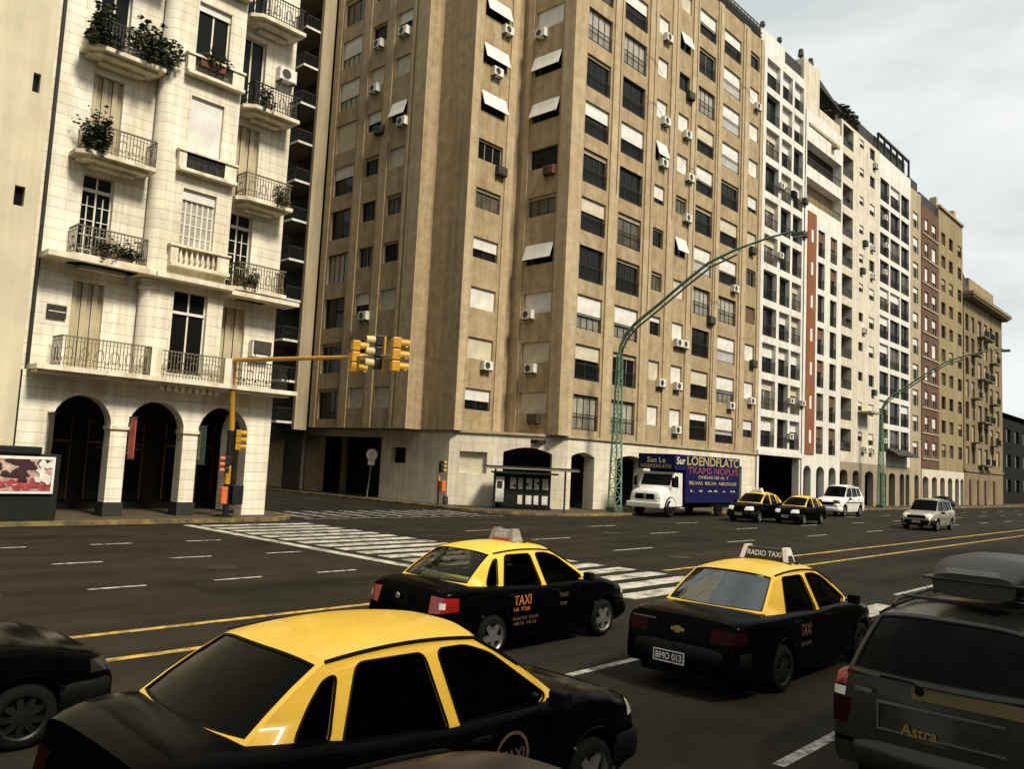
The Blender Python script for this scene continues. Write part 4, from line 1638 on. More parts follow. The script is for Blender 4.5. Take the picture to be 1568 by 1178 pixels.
for x in (70.4, 72.6):
    b = MB()
    b.tube([(x, 31, 41), (x, 31, 41.5), (x, 31, 41.55), (x, 31, 42.2)], [0.1, 0.1, 0.3, 0.22], 8)
    b.build('chimney', 'slate_roof', T)
b = MB()
b.add([(73.3, 30.4, 40.3), (78.3, 30.2, 38.8), (78.3, 34, 38.8), (73.3, 34, 40.3), (73.3, 30.4, 39.6), (78.3, 30.2, 38.7), (78.3, 34, 38.7), (73.3, 34, 39.6)],
      [(0, 1, 2, 3), (4, 5, 6, 7), (0, 1, 5, 4), (1, 2, 6, 5), (2, 3, 7, 6), (3, 0, 4, 7)])
b.build('roof_awning', 'slate_roof', T)
b = MB()
b.box(70.3, 77.5, 30.0, 30.3, 34.7, 34.95)
b.box(75.5, 76.2, 29.6, 30.1, 34.2, 34.5)
b.build('ledge', 'beige_stucco', T)
plantz = MB()
b = MB()
leaf_cloud(b, (75.6, 31, 37.9), (1.9, 0.5, 0.8), 300, 0.4)
b.build('roof_garden', 'leaf', T)

# cream block with tiny windows
T = thing('cream_block', 'cream block with tiny scattered windows and a column of dark corner loggias', 'building', (84, 30.3, 0))
X0, X1 = 78.35, 89.1
rows_ = [7.6+F*k for k in range(11)]
ops = [(0.5, 3.2, z-2.2, z, 0.9) for z in rows_]
for z in rows_:
    ops += [(83.3-X0, 84.5-X0, z-1.0, z-0.1, 0.25), (86.2-X0, 87.7-X0, z-1.3, z-0.1, 0.25)]
b = MB()
facade(b, X0, Y0-0.05, 0, X1-X0, 4.4, 38.2, ops, 0.25)
closed(b, X0, X1, 0, 38.2)
b.build('wall', 'cream_stucco', T)
b = MB()
lo = [arch_loop(a-X0, c-X0, 0.13, 3.2, 0.45, 8) for a, c in ((78.6, 80.6), (81.9, 83.6), (85.2, 87.6))]
arcade_panel(b, X0, Y0-0.1, 0, X1-X0, 0.13, 4.4, lo, 0.6)
b.build('arcade_wall', 'grey_stone', T)
b = MB()
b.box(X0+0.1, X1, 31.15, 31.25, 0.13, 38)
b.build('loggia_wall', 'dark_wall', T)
for z in rows_[::2]:
    b = MB()
    leaf_cloud(b, (X0+1.0+rr.random()*1.4, Y0+0.15, z-1.5), (0.7, 0.3, 0.4), 60, 0.3)
    b.build('loggia_plant', 'leaf', T)
b = MB()
for z in rows_:
    b.box(X0+0.5, X0+3.2, Y0-0.02, Y0+0.03, z-1.38, z-1.32)
    b.box(X0+0.5, X0+3.2, Y0+0.0, Y0+0.02, z-2.2, z-1.4)
b.build('loggia_railing', 'frame_dark', T)
for z in rows_:
    window(T, 83.3, Y0-0.05, z-1.0, 0, 1.2, 0.9, 'plain', 'frame_dark', 'pane_dark', 'shutter_white', rr.choice((0, 0.4, 0.6)), (2, 1), 0.25)
    window(T, 86.2, Y0-0.05, z-1.3, 0, 1.5, 1.2, 'plain', 'frame_dark', 'pane_dark', 'shutter_white', rr.choice((0, 0.4, 0.5)), (2, 1), 0.25)
for k in range(12):
    ac(T, rr.choice((83.5, 86.4, 87.0, 84.2)), Y0-0.05, rr.choice(rows_)-2.1, 0, rr.choice(('ac_white', 'ac_white', 'ac_dark')))
b = MB()
b.box(X0, X1, 30.9, 38, 38.2, 40.2)
b.build('penthouse', 'slate_roof', T)
b = MB()
leaf_cloud(b, (81.5, 30.9, 39.6), (3.0, 0.6, 1.0), 420, 0.45)
b.build('roof_garden', 'leaf', T)
b = MB()
b.box(83.2, 86.0, 28.9, 30.2, 9.4, 9.55)
b.build('canopy', 'beige_stucco', T)

# white framed block with black glazing
T = thing('black_glazed_block', 'white framed block filled with black glazing under a black rooftop frame', 'building', (94, 30.3, 0))
X0, X1 = 89.1, 99.6
rows_ = [8.3+F*k for k in range(10)]
C4 = [(89.5, 92.3), (92.75, 95.9), (96.3, 99.1)]
ops = [(a-X0, c-X0, z-2.45, z, 0.35) for z in rows_ for a, c in C4]
b = MB()
facade(b, X0, Y0, 0, X1-X0, 4.4, 38.2, ops, 0.5)
closed(b, X0, X1, 0, 38.2)
b.build('wall', 'white_stucco', T)
b = MB()
lo = [arch_loop(a-X0, c-X0, 0.13, 3.2, 0.45, 8) for a, c in ((89.6, 91.6), (92.4, 94.4), (95.9, 97.4), (97.9, 99.2))]
arcade_panel(b, X0, Y0-0.05, 0, X1-X0, 0.13, 4.4, lo, 0.6)
b.build('arcade_wall', 'grey_stone', T)
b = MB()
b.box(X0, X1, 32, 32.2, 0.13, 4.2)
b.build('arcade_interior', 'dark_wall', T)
b = MB()
b.prism([(91.5, 29.0), (98.5, 29.0), (98.5, 30.25), (91.5, 30.25)], 5.5, 5.6)
b.add([(91.5, 29.0, 5.6), (98.5, 29.0, 5.6), (98.5, 30.25, 6.3), (91.5, 30.25, 6.3)], [(0, 1, 2, 3)])
b.build('awning', 'slate_roof', T)
for z in rows_:
    for a, c in C4:
        window(T, a, Y0, z-2.45, 0, c-a, 2.45, 'rail', 'frame_dark', rr.choice(('pane_dark', 'pane_dark', 'pane_dark', 'pane_dull')), 'shutter_white', rr.choice((0, 0, 0, 0.35)), (2, 1), 0.35)
for k in range(5):
    ac(T, 89.4+rr.random()*1.5, Y0, rr.choice(rows_)-1.6, 0, 'ac_white')
b = MB()
for k in range(6):
    b.box(89.2+k*2.05, 89.4+k*2.05, 30.4, 30.6, 38.2, 40.3)
b.box(89.2, 99.5, 30.35, 30.62, 40.3, 40.5)
b.box(89.3, 99.4, 30.9, 37, 38.2, 40.29)
b.build('roof_frame', 'slate_roof', T)

# narrow beige block
T = thing('narrow_beige_block', 'narrow grey-beige block squeezed beside the black glazed one', 'building', (102, 30.3, 0))
X0, X1 = 99.6, 103.6
rows_ = [7.5+F*k for k in range(10)]
ops = [(1.0, 3.0, z-1.9, z, 0.3) for z in rows_]
b = MB()
facade(b, X0, Y0+0.02, 0, X1-X0, 4.4, 37.4, ops, 0.3)
closed(b, X0, X1, 0, 37.4)
lo = [arch_loop(1.6, 3.2, 0.13, 3.2, 0.45, 8)]
arcade_panel(b, X0, Y0+0.02, 0, X1-X0, 0.13, 4.4, lo, 0.6)
b.build('wall', 'beige_stucco', T)
for z in rows_:
    window(T, X0+1.0, Y0+0.02, z-1.9, 0, 2.0, 1.9, 'plain', 'frame_white', 'pane_dark', 'shutter_white', rr.choice((0.3, 0.5, 0.4)), (2, 1), 0.3)
b = MB()
b.box(X0+0.3, X1-0.2, 30.7, 35, 37.4, 38.9)
b.build('penthouse', 'slate_roof', T)

# brown brick block
T = thing('brown_brick_block', 'dark red-brown brick block with white shuttered windows and pale floor bands', 'building', (107, 30.3, 0))
X0, X1 = 103.6, 110.6
rows_ = [7.7+F*k for k in range(10)]
ops = [(a, c, z-1.75, z, 0.3) for z in rows_ for a, c in ((1.3, 2.7), (4.1, 5.9))]
b = MB()
facade(b, X0, Y0-0.04, 0, X1-X0, 4.4, 36.4, ops, 0.3)
closed(b, X0, X1, 0, 36.4)
b.build('wall', 'brown_brick', T)
for z in rows_:
    b = MB()
    b.box(X0+0.2, X1-0.2, 30.16, 30.26, z-2.15, z-1.98)
    b.build('floor_band', 'beige_stucco', T)
for z in rows_:
    for a, c in ((1.3, 2.7), (4.1, 5.9)):
        window(T, X0+a, Y0-0.04, z-1.75, 0, c-a, 1.75, 'plain', 'frame_white', 'pane_dark', 'shutter_white', rr.choice((0.97, 0.7, 0.97, 0.5)), (2, 1), 0.3)
b = MB()
lo = [arch_loop(a-X0, c-X0, 0.13, 3.1, 0.45, 8) for a, c in ((103.9, 106.2), (107.5, 109.6))]
arcade_panel(b, X0, Y0-0.06, 0, X1-X0, 0.13, 4.4, lo, 0.6)
b.build('arcade_wall', 'cream_stucco', T)
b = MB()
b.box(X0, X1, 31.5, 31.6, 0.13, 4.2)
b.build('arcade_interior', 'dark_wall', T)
b = MB()
b.box(X0+0.2, X1-0.2, 30.6, 35, 36.4, 38.0)
b.build('penthouse', 'slate_roof', T)

# ochre block
T = thing('ochre_block', 'ochre plaster block with small dark windows beside the brown brick one', 'building', (116, 30.3, 0))
X0, X1 = 110.6, 121.6
rows_ = [7.7+F*k for k in range(10)]
ops = [(a, c, z-1.6, z, 0.3) for z in rows_ for a, c in ((1.2, 3.0), (4.6, 6.4), (8.6, 10.4))]
b = MB()
facade(b, X0, Y0, 0, X1-X0, 4.4, 37.9, ops, 0.3)
closed(b, X0, X1, 0, 37.9)
b.build('wall', 'ochre_stucco', T)
for z in rows_:
    for a, c in ((1.2, 3.0), (4.6, 6.4), (8.6, 10.4)):
        window(T, X0+a, Y0, z-1.6, 0, c-a, 1.6, 'rail' if a > 8 else 'plain', 'frame_dark', rr.choice(('pane_dark', 'pane_dull')), 'shutter_tan', rr.choice((0, 0.4, 0)), (2, 1), 0.3)
b = MB()
lo = [arch_loop(a-X0, c-X0, 0.13, 3.1, 0.45, 8) for a, c in ((110.9, 112.9), (114.2, 116.2), (117.4, 119.2), (119.9, 121.4))]
arcade_panel(b, X0, Y0-0.05, 0, X1-X0, 0.13, 4.4, lo, 0.6)
b.build('arcade_wall', 'cream_stucco', T)
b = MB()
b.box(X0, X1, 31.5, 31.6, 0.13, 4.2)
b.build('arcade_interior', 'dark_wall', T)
b = MB()
b.box(X0, X1, 30.05, 30.45, 37.9, 38.2)
b.box(X0+0.1, X0+0.7, 30.6, 31.4, 38.2, 39.3)
b.box(118.6, 119.6, 30.6, 31.6, 38.2, 39.6)
b.box(112, 121, 31, 36, 37.9, 38.9)
b.build('roof_parapet', 'beige_stucco', T)

# ornate tan block with the heavy cornice
T = thing('ornate_tan_block', 'ornate tan stone block with a heavy overhanging cornice and many balconies', 'building', (132, 30.3, 0))
X0, X1 = 121.6, 143.0
rows_ = [8.0+F*k for k in range(7)]
bays = [(0.9, 2.5), (3.9, 5.5), (7.4, 9.2), (10.7, 12.5), (14.0, 15.6), (17.4, 19.4)]
ops = [(a, c, z-2.3, z, 0.35) for z in rows_ for a, c in bays]
b = MB()
facade(b, X0, Y0-0.1, 0, X1-X0, 0.13, 29.0, ops, 0.35)
closed(b, X0, X1, 0, 29.0)
b.build('wall', 'tan_stone', T)
for z in rows_:
    for k, (a, c) in enumerate(bays):
        window(T, X0+a, Y0-0.1, z-2.3, 0, c-a, 2.3, 'plain', 'frame_dark', rr.choice(('pane_dark', 'pane_dull', 'pane_curtain')), 'shutter_tan', rr.choice((0, 0.4, 0.97)), (2, 1), 0.35)
for i, z in enumerate(rows_):
    for a, c in ((7.0, 9.6), (10.3, 12.9)) if i % 2 == 0 else ((13.6, 16.0), (3.6, 5.8)):
        s_ = MB()
        s_.box(X0+a, X0+c, 29.2, 30.18, z-2.5, z-2.34)
        sb = s_.build('balcony', 'tan_stone', T)
        sb['_off'] = T['_off']
        g = MB()
        g.box(X0+a, X0+c, 29.22, 29.27, z-1.5, z-1.44)
        for k in range(int((c-a)/0.16)):
            g.box(X0+a+k*0.16, X0+a+k*0.16+0.03, 29.23, 29.26, z-2.34, z-1.5)
        g.build('railing', 'iron', sb)
b = MB()
b.box(X0, X1, 30.05, 30.18, 4.6, 4.95)
b.build('floor_band', 'tan_stone', T)
b = MB()
b.box(X0-0.2, X1+0.5, 28.9, 30.3, 28.55, 29.0).box(X0, X1+0.2, 29.4, 30.25, 28.15, 28.55)
for k in range(26):
    b.box(X0+0.2+k*0.82, X0+0.55+k*0.82, 29.0, 30.2, 28.2, 28.54)
b.build('cornice', 'tan_stone', T)
b = MB()
b.box(X0+6, X1-1.5, 31.0, 40, 29.0, 32.2)
b.build('attic', 'ochre_stucco', T)
b = MB()
b.add([(X0, 30.6, 29.0), (X0+6.4, 30.6, 29.0), (X0+6.4, 40, 29.0), (X0, 40, 29.0), (X0+0.6, 32, 35.0), (X0+5.2, 32, 34.4), (X0+5.2, 38, 34.4), (X0+0.6, 38, 35.0)],
      [(0, 1, 5, 4), (1, 2, 6, 5), (2, 3, 7, 6), (3, 0, 4, 7), (4, 5, 6, 7)])
b.build('mansard_roof', 'slate_roof', T)
for x in (124, 128, 132, 137):
    b = MB()
    b.box(X0-121.6+x, X0-121.6+x+1.2, 30.0, 30.15, 0.3, 3.6)
    b.build('ground_door', 'frame_wood', T)

T = thing('far_dark_block', 'low dark building beyond the ornate tan block at the end of the row', 'building', (175, 34, 0))
b = MB()
facade(b, 146, 31.0, 0, 90, 0, 13.6, [(3+6*k, 6+6*k, 2+4*j, 4+4*j) for k in range(14) for j in range(3)], 0.3)
closed(b, 146, 236, 0, 14.5, 31.0, 60)
b.build('wall', 'dark_void', T)
for k in range(14):
    for j in range(3):
        b = MB()
        b.q((149+6*k, 31.25, 2+4*j), (152+6*k, 31.25, 2+4*j), (152+6*k, 31.25, 4+4*j), (149+6*k, 31.25, 4+4*j))
        b.build('window', 'pane_dark', T)

# unseen blocks added behind the camera to shade the near lanes and fill the reflections
for x0, x1, hh, mt_, lb in ((-70, -2, 30, 'tan_stone', 'long unseen tan block added behind the viewpoint to shade the near lanes'),
                            (-2, 46, 28, 'grey_stone', 'unseen grey block added directly behind the viewpoint to shade the near lanes'),
                            (46, 150, 29, 'ochre_stucco', 'unseen ochre block added further along the near side to shade the avenue')):
    T = thing('unseen_shade_block', lb, 'building', (x0, -20, 0))
    b = MB()
    n = int((x1-x0)/4.2)
    ops = [(1.2+4.2*k, 3.2+4.2*k, 4.6+3.1*j, 6.6+3.1*j) for k in range(n) for j in range(int((hh-6)/3.1))]
    facade(b, x1, -20, 180, x1-x0, 0, hh, ops, 0.3)
    closed(b, x0, x1, 0, hh, -20, -40)
    b.build('wall', mt_, T)
    g = MB()
    for k in range(n):
        g.q((x1-1.2-4.2*k, -20.25, 4.6), (x1-3.2-4.2*k, -20.25, 4.6), (x1-3.2-4.2*k, -20.25, hh-1.4), (x1-1.2-4.2*k, -20.25, hh-1.4))
    tag(g.build('window', 'pane_dark', T), kind='stuff')

# ------------------------------------------------------------------ vehicles


def lerp_tab(tab, x):
    if x <= tab[0][0]:
        return tab[0][1]
    for (a, ya), (c, yc) in zip(tab, tab[1:]):
        if x <= c:
            t = (x-a)/(c-a)
            t = t*t*(3-2*t)*0.5+t*0.5
            return ya+(yc-ya)*t
    return tab[-1][1]


def round_poly(pts, r, n=4):
    out_ = []
    m_ = len(pts)
    for i in range(m_):
        a, p, c = Vector(pts[i-1]), Vector(pts[i]), Vector(pts[(i+1) % m_])
        l1, l2 = (a-p).length, (c-p).length
        rr_ = min(r, l1*0.45, l2*0.45)
        s_ = p+(a-p).normalized()*rr_
        e = p+(c-p).normalized()*rr_
        for k in range(n+1):
            t = k/n
            q_ = s_*(1-t)**2+p*2*t*(1-t)+e*t*t
            out_.append((q_.x, q_.y))
    return out_


WHEELS = {}


def wheel_meshes(r, style):
    key = (round(r, 3), style)
    if key in WHEELS:
        return WHEELS[key]
    wd = 0.185
    t = MB()
    rr_ = r*0.66
    t.lathe([(rr_, -wd/2), (r*0.86, -wd/2-0.006), (r*0.965, -wd/2+0.022), (r, -wd/2+0.05), (r, wd/2-0.05), (r*0.965, wd/2-0.022), (r*0.86, wd/2+0.006), (rr_, wd/2)], 28, 'y')
    tm = t.mesh('tyre', 'rubber', smooth=50)
    m_ = MB()
    # rim faces -y (outer side)
    m_.lathe([(rr_+0.006, -wd/2-0.002), (rr_*0.93, -wd/2+0.012), (rr_*0.90, -wd/2+0.05)], 28, 'y')
    m_.lathe([(0.0, -wd/2+0.004), (0.055, -wd/2+0.006), (0.07, -wd/2+0.03)], 14, 'y')
    ns = 5 if style == 'alloy' else 9
    for k in range(ns):
        a = 2*PI*k/ns+0.3
        M = Matrix.Rotation(a, 4, 'Y')
        wv = 0.042 if style == 'alloy' else 0.03
        sv = len(m_.v)
        m_.add([(0.05, -wd/2+0.008, -wv), (0.05, -wd/2+0.008, wv), (rr_*0.95, -wd/2+0.016, wv*0.75), (rr_*0.95, -wd/2+0.016, -wv*0.75),
                (0.05, -wd/2+0.05, -wv), (0.05, -wd/2+0.05, wv), (rr_*0.95, -wd/2+0.055, wv*0.75), (rr_*0.95, -wd/2+0.055, -wv*0.75)],
               [(0, 1, 2, 3), (0, 3, 7, 4), (1, 2, 6, 5)])
        m_.xf(M, sv)
    rm = m_.mesh('rim', 'alloy' if style == 'alloy' else 'alloy_dark', smooth=35)
    d = MB()
    d.lathe([(0.0, -wd/2+0.062), (rr_*0.96, -wd/2+0.062)], 24, 'y')
    dm = d.mesh('brake_disc', 'signal_black')
    WHEELS[key] = (tm, rm, dm)
    return WHEELS[key]


def patch(bvh, ax, ay, t0, t1, zlo, zhi, nt_=14, nz=6, off=0.008):
    """a lamp lens that hugs the body: rays towards the vertical axis at (ax,ay) between bearings t0 and t1 (degrees)"""
    rows = []
    for j in range(nz+1):
        row = []
        for i in range(nt_+1):
            t = i/nt_
            a = R(t0+(t1-t0)*t)
            z0 = zlo[0]+(zlo[1]-zlo[0])*t
            z1 = zhi[0]+(zhi[1]-zhi[0])*t
            z = z0+(z1-z0)*j/nz
            d = Vector((math.cos(a), math.sin(a), 0))
            h = bvh.ray_cast(Vector((ax, ay, z))+d*3, -d)
            p = h[0] if h[0] is not None else Vector((ax, ay, z))+d*0.4
            row.append(tuple(p+d*off))
        rows.append(row)
    mb = MB()
    mb.grid(rows)
    return mb


def car(name, label, cat, loc, rotz, S, group=None):
    T = thing(name, label, cat, loc, rotz, group)
    T['_off'] = [0.0, 0.0, 0.0]
    xr, xf, W = S['xr'], S['xf'], S['w']
    top, wheels, rw = S['top'], S['wheels'], S.get('rw', 0.29)
    sill = S.get('sill', 0.20)
    Ra = rw+0.055

    def hw(x):
        v = W
        a = xr+S.get('rtaper', 0.55)
        if x < a:
            v -= S.get('rcut', 0.11)*((a-x)/(a-xr))**2.2
        c = xf-S.get('ftaper', 0.8)
        if x > c:
            v -= S.get('fcut', 0.19)*((x-c)/(xf-c))**2.2
        return v

    def zb(x):
        v = sill
        if x < xr+0.5:
            v += 0.10*((xr+0.5-x)/0.5)
        if x > xf-0.6:
            v += 0.03*((x-xf+0.6)/0.6)
        return v
    xs = set(round(xr+(xf-xr)*k/56, 4) for k in range(57))
    for wx in wheels:
        for k in range(13):
            xs.add(round(wx-Ra*math.cos(PI*k/12), 4))
    xs = sorted(xs)
    xs2 = [xs[0]]
    for x in xs[1:]:
        if x-xs2[-1] > 0.008:
            xs2.append(x)
    xs = xs2
    secs = []
    for x in xs:
        zt, zbt, w_ = lerp_tab(top, x), zb(x), hw(x)
        H = zt-zbt
        cr = S.get('crown', 0.03)
        pts = [(0, zt+cr), (0.35*w_, zt+cr*0.9), (0.62*w_, zt+cr*0.65), (0.80*w_, zt+cr*0.25), (0.905*w_, zt-0.012), (0.955*w_, zt-0.038), (0.98*w_, zt-0.085),
               (0.99*w_, zbt+H*0.78), (1.0*w_, zbt+H*0.63), (1.0*w_, zbt+H*0.52), (0.992*w_, zbt+H*0.50), (0.998*w_, zbt+H*0.33), (0.985*w_, zbt+H*0.12), (0.955*w_, zbt)]
        for wx in wheels:
            dx = abs(x-wx)
            if dx < Ra+1e-6:
                a = rw+math.sqrt(max(0, Ra*Ra-dx*dx))
                k = len(pts)-1
                up_ = 0
                for k in range(len(pts)-1, 6, -1):
                    y, z = pts[k]
                    lim = a+0.012*up_
                    if z < lim:
                        pts[k] = (y+(0.014 if up_ < 3 else 0.0), min(lim, zt-0.1))
                    up_ += 1
        secs.append((x, pts))
    b = MB()
    rows = []
    for x, pts in secs:
        row = [(x, -y, z) for y, z in pts[::-1]]+[(x, y, z) for y, z in pts[1:]]
        rows.append(row)
    b.grid(rows)
    npnt = len(secs[0][1])
    for row in (rows[0], rows[-1]):
        n = len(row)
        for k in range(n//2-1):
            b.q(row[k], row[k+1], row[n-2-k], row[n-1-k])
        # centre strip closes itself through the shared middle vertex
    body = b.build('body', S['paint'], T, smooth=38, weld=True, world=False)
    bv = MB()
    bv.v, bv.f = list(b.v), list(b.f)
    bvh = BVHTree.FromPolygons([Vector(v) for v in b.v], b.f)
    # dark under-tray and wheel wells
    u = MB()
    u.box(xr+0.15, xf-0.15, -W+0.22, W-0.22, sill-0.02, 0.62)
    u.build('underbody', 'trim_black', T, world=False)
    # bumpers
    for nm, sg, xe in (('rear_bumper', -1, xr), ('front_bumper', 1, xf)):
        g = MB()
        z0, z1 = S.get('bz', (0.28, 0.52)) if sg > 0 else S.get('rbz', S.get('bz', (0.28, 0.52)))
        prof = [(z0, -0.04), (z0+0.03, 0.0), ((z0+z1)/2, 0.014), (z1-0.035, 0.006), (z1, -0.035)]
        rows2 = []
        for z, o in prof:
            row = []
            for k in range(-12, 13):
                t = k/12
                ph = abs(t)
                cx_ = math.cos((1-ph)*PI/2)
                yy = (W*0.955+0.012+o*0.6)*(math.sin(ph*PI/2)**0.62)
                xx = xe-sg*0.50+sg*(0.545+o)*(max(0.0, math.cos(ph*PI/2))**0.42)
                row.append((xx, math.copysign(yy, t), z))
            rows2.append(row)
        g.grid(rows2)
        g.build(nm, S.get('bumper', 'trim_black'), T, smooth=45, world=False)
    # ---------------- greenhouse
    xA0, zA, xA1, xC1, xC0, zC = S['A0'], S['zA'], S['A1'], S['C1'], S['C0'], S['zC']
    zr, wb, wr = S['zr'], S['wb'], S['wr']
    xm = (xA0+xC0)/2
    hl = (xA0-xC0)/2

    def ys(x, z, off=0.0):
        t = (z-0.93)/(zr-0.93)
        tp = 1-S.get('gt', 0.07)*((x-xm)/hl)**2
        return (wb+(wr-wb)*t-0.02*t*(t-1)*2)*tp-off

    railm = S.get('rail', 0.035)
    top_pts = []
    nR = 10
    for k in range(nR+1):
        t = k/nR
        x = xA1+(xC1-xA1)*t
        top_pts.append((x, zr+railm*4*t*(1-t)))
    curveA = [(xA0+(xA1-xA0)*t, zA+(zr-zA)*t+0.035*4*t*(1-t)*S.get('pb', 0.6)) for t in (0, 0.25, 0.5, 0.75)]
    curveC = [(xC1+(xC0-xC1)*t, zr+(zC-zr)*t+S.get('cb', 0.03)*4*t*(1-t)) for t in (0.25, 0.5, 0.75, 1)]
    outline = curveA+top_pts+curveC
    wins = [round_poly(p, S.get('wrnd', 0.06)) for p in S['wins']]
    zlow = min(zA, zC)-0.06
    outline2 = outline+[(xC0, zlow), (xA0, zlow)]
    g = MB()
    for sg in (-1, 1):
        tess(g, [outline2]+wins, lambda x, z, sg=sg: (x, sg*ys(x, z), z))
        for wpoly in wins:
            n = len(wpoly)
            for i in range(n):
                p, q_ = wpoly[i], wpoly[(i+1) % n]
                g.q((p[0], sg*ys(*p), p[1]), (q_[0], sg*ys(*q_), q_[1]), (q_[0], sg*ys(*q_, 0.025), q_[1]), (p[0], sg*ys(*p, 0.025), p[1]))
    # roof skin
    nx, ny = 12, 14
    bulF, bulR = S.get('bulF', 0.10), S.get('bulR', 0.08)
    crown = S.get('rcrown', 0.075)
    rows3 = []
    for i in range(nx+1):
        t = i/nx
        xb_ = xA1+(xC1-xA1)*t
        zb_ = zr+railm*4*t*(1-t)
        row = []
        for k in range(-ny, ny+1):
            v = k/ny
            vv = math.copysign(abs(v)**0.8, v)
            yv = vv*ys(xb_, zb_)
            bx = (bulF*(1-t)-bulR*t)*(1-abs(vv)**2.2)
            z = zb_+crown*(1-abs(vv)**3.2)*(0.75+0.25*4*t*(1-t))
            row.append((xb_+bx, yv, z))
        rows3.append(row)
    g.grid(rows3)

    def screen(xb0, zb0, xt0, zt0, bul_b, bul_t, side):
        """windscreen or rear glass: frame ring joins the roof mesh, pane is returned"""
        un = [0, 0.05, 0.07, 0.3, 0.6, 0.90, 0.93, 1.0]
        vn = [-1, -0.945, -0.92]+[-0.9+1.8*k/12 for k in range(1, 12)]+[0.92, 0.945, 1]

        def P(u, v, inn=0.0):
            x = xb0+(xt0-xb0)*u
            z = zb0+(zt0-zb0)*u+(0.035*4*u*(1-u)*S.get('pb', 0.6) if side > 0 else S.get('cb', 0.03)*4*u*(1-u))
            y = v*ys(x, z)
            bb = (bul_b*(1-u)+bul_t*u)*(1-abs(v)**2.2)*side
            zz = z+(crown*0.75*(1-abs(v)**3.2))*u**1.0
            return (x+bb-side*inn, y, zz-inn*0.4)
        pane = MB()
        gas = MB()
        for i in range(len(un)-1):
            for k in range(len(vn)-1):
                uu = (un[i]+un[i+1])/2
                vv = (vn[k]+vn[k+1])/2
                inn = 0.07 < uu < 0.90 and abs(vv) < 0.92
                mid = 0.05 < uu < 0.93 and abs(vv) < 0.945 and not inn
                tgt = pane if inn else (gas if mid else g)
                d = 0.012 if inn else (0.004 if mid else 0)
                tgt.q(P(un[i], vn[k], d), P(un[i+1], vn[k], d), P(un[i+1], vn[k+1], d), P(un[i], vn[k+1], d))
        return pane, gas
    pw, gw = screen(xA0, zA, xA1, zr, bulF*1.3, bulF, 1)
    pr_, gr = screen(xC0, zC, xC1, zr, bulR*1.4, bulR, -1)
    roof = g.build('roof', S.get('roof', S['paint']), T, smooth=32, weld=True, world=False)
    gw.v += gr.v and [] or []
    pw.build('windscreen', S.get('gl', 'glass_dark'), T, smooth=40, weld=True, world=False)
    pr_.build('rear_window', S.get('rgl', 'glass_tint'), T, smooth=40, weld=True, world=False)
    gw.build('windscreen_seal', 'trim_black', T, world=False)
    gr.build('rear_seal', 'trim_black', T, world=False)
    for wp in wins:
        for sg in (-1, 1):
            p = MB()
            tess(p, [wp], lambda x, z, sg=sg: (x, sg*ys(x, z, 0.02), z))
            sw = p.build('side_window', S.get('gl', 'glass_dark'), T, world=False)
            p = MB()
            p.tube([(x, sg*(ys(x, z)+0.001), z) for x, z in wp+wp[:1]], 0.009, 5, False)
            p.build('window_seal', 'trim_black', sw, smooth=40, world=False)
    # gutters along the roof rail
    for sg in (-1, 1):
        p = MB()
        pts = [(x, sg*(ys(x, z)+0.003), z+0.006) for x, z in (curveA[2:]+top_pts)]
        p.tube(pts, 0.011, 6)
        p.build('roof_gutter', 'trim_black', T, smooth=40, world=False)
    # interior
    for sx in S.get('seats', ((-0.15, 0.36), (-0.15, -0.36))):
        p = MB()
        p.box(sx[0]-0.07, sx[0]+0.07, sx[1]-0.23, sx[1]+0.23, 0.8, 1.10)
        p.box(sx[0]-0.09, sx[0]-0.02, sx[1]-0.12, sx[1]+0.12, 1.14, 1.32)
        p.box(sx[0]-0.06, sx[0]-0.04, sx[1]-0.06, sx[1]+0.06, 1.10, 1.14)
        p.build('seat', 'seat_dark', T, bevel=0.03, world=False)
    if S.get('bench'):
        p = MB()
        p.box(S['bench']-0.08, S['bench']+0.08, -wb+0.12, wb-0.12, 0.8, 1.06)
        p.build('rear_seat', 'seat_dark', T, bevel=0.03, world=False)
    # wheels
    tm, rm, dm = wheel_meshes(rw, S.get('rim', 'steel'))
    for wx in wheels:
        for sg in (-1, 1):
            M = Matrix.Translation((wx, sg*(W-0.105), rw))
            if sg > 0:
                M = M @ Matrix.Rotation(PI, 4, 'Z')
            wl = link('wheel', tm, T, M)
            link('rim', rm, wl)
            link('brake_disc', dm, wl)
    # lamps
    for nm, sg, lst in (('headlight', 1, S.get('head', [])), ('taillight', -1, S.get('tail', []))):
        for sd_ in (-1, 1):
            ob = None
            for (t0, t1, zlo, zhi, mt_) in lst:
                ax = (xf-0.42) if sg > 0 else (xr+0.42)
                ay = sd_*(W-0.42)
                if sg > 0:
                    a0, a1 = (t0*sd_, t1*sd_)
                else:
                    a0, a1 = (180-t0*sd_, 180-t1*sd_)
                mb = patch(bvh, ax, ay, a0, a1, zlo, zhi)
                o2 = mb.build(nm if ob is None else 'lens', mt_, T if ob is None else ob, smooth=40, world=False)
                ob = ob or o2
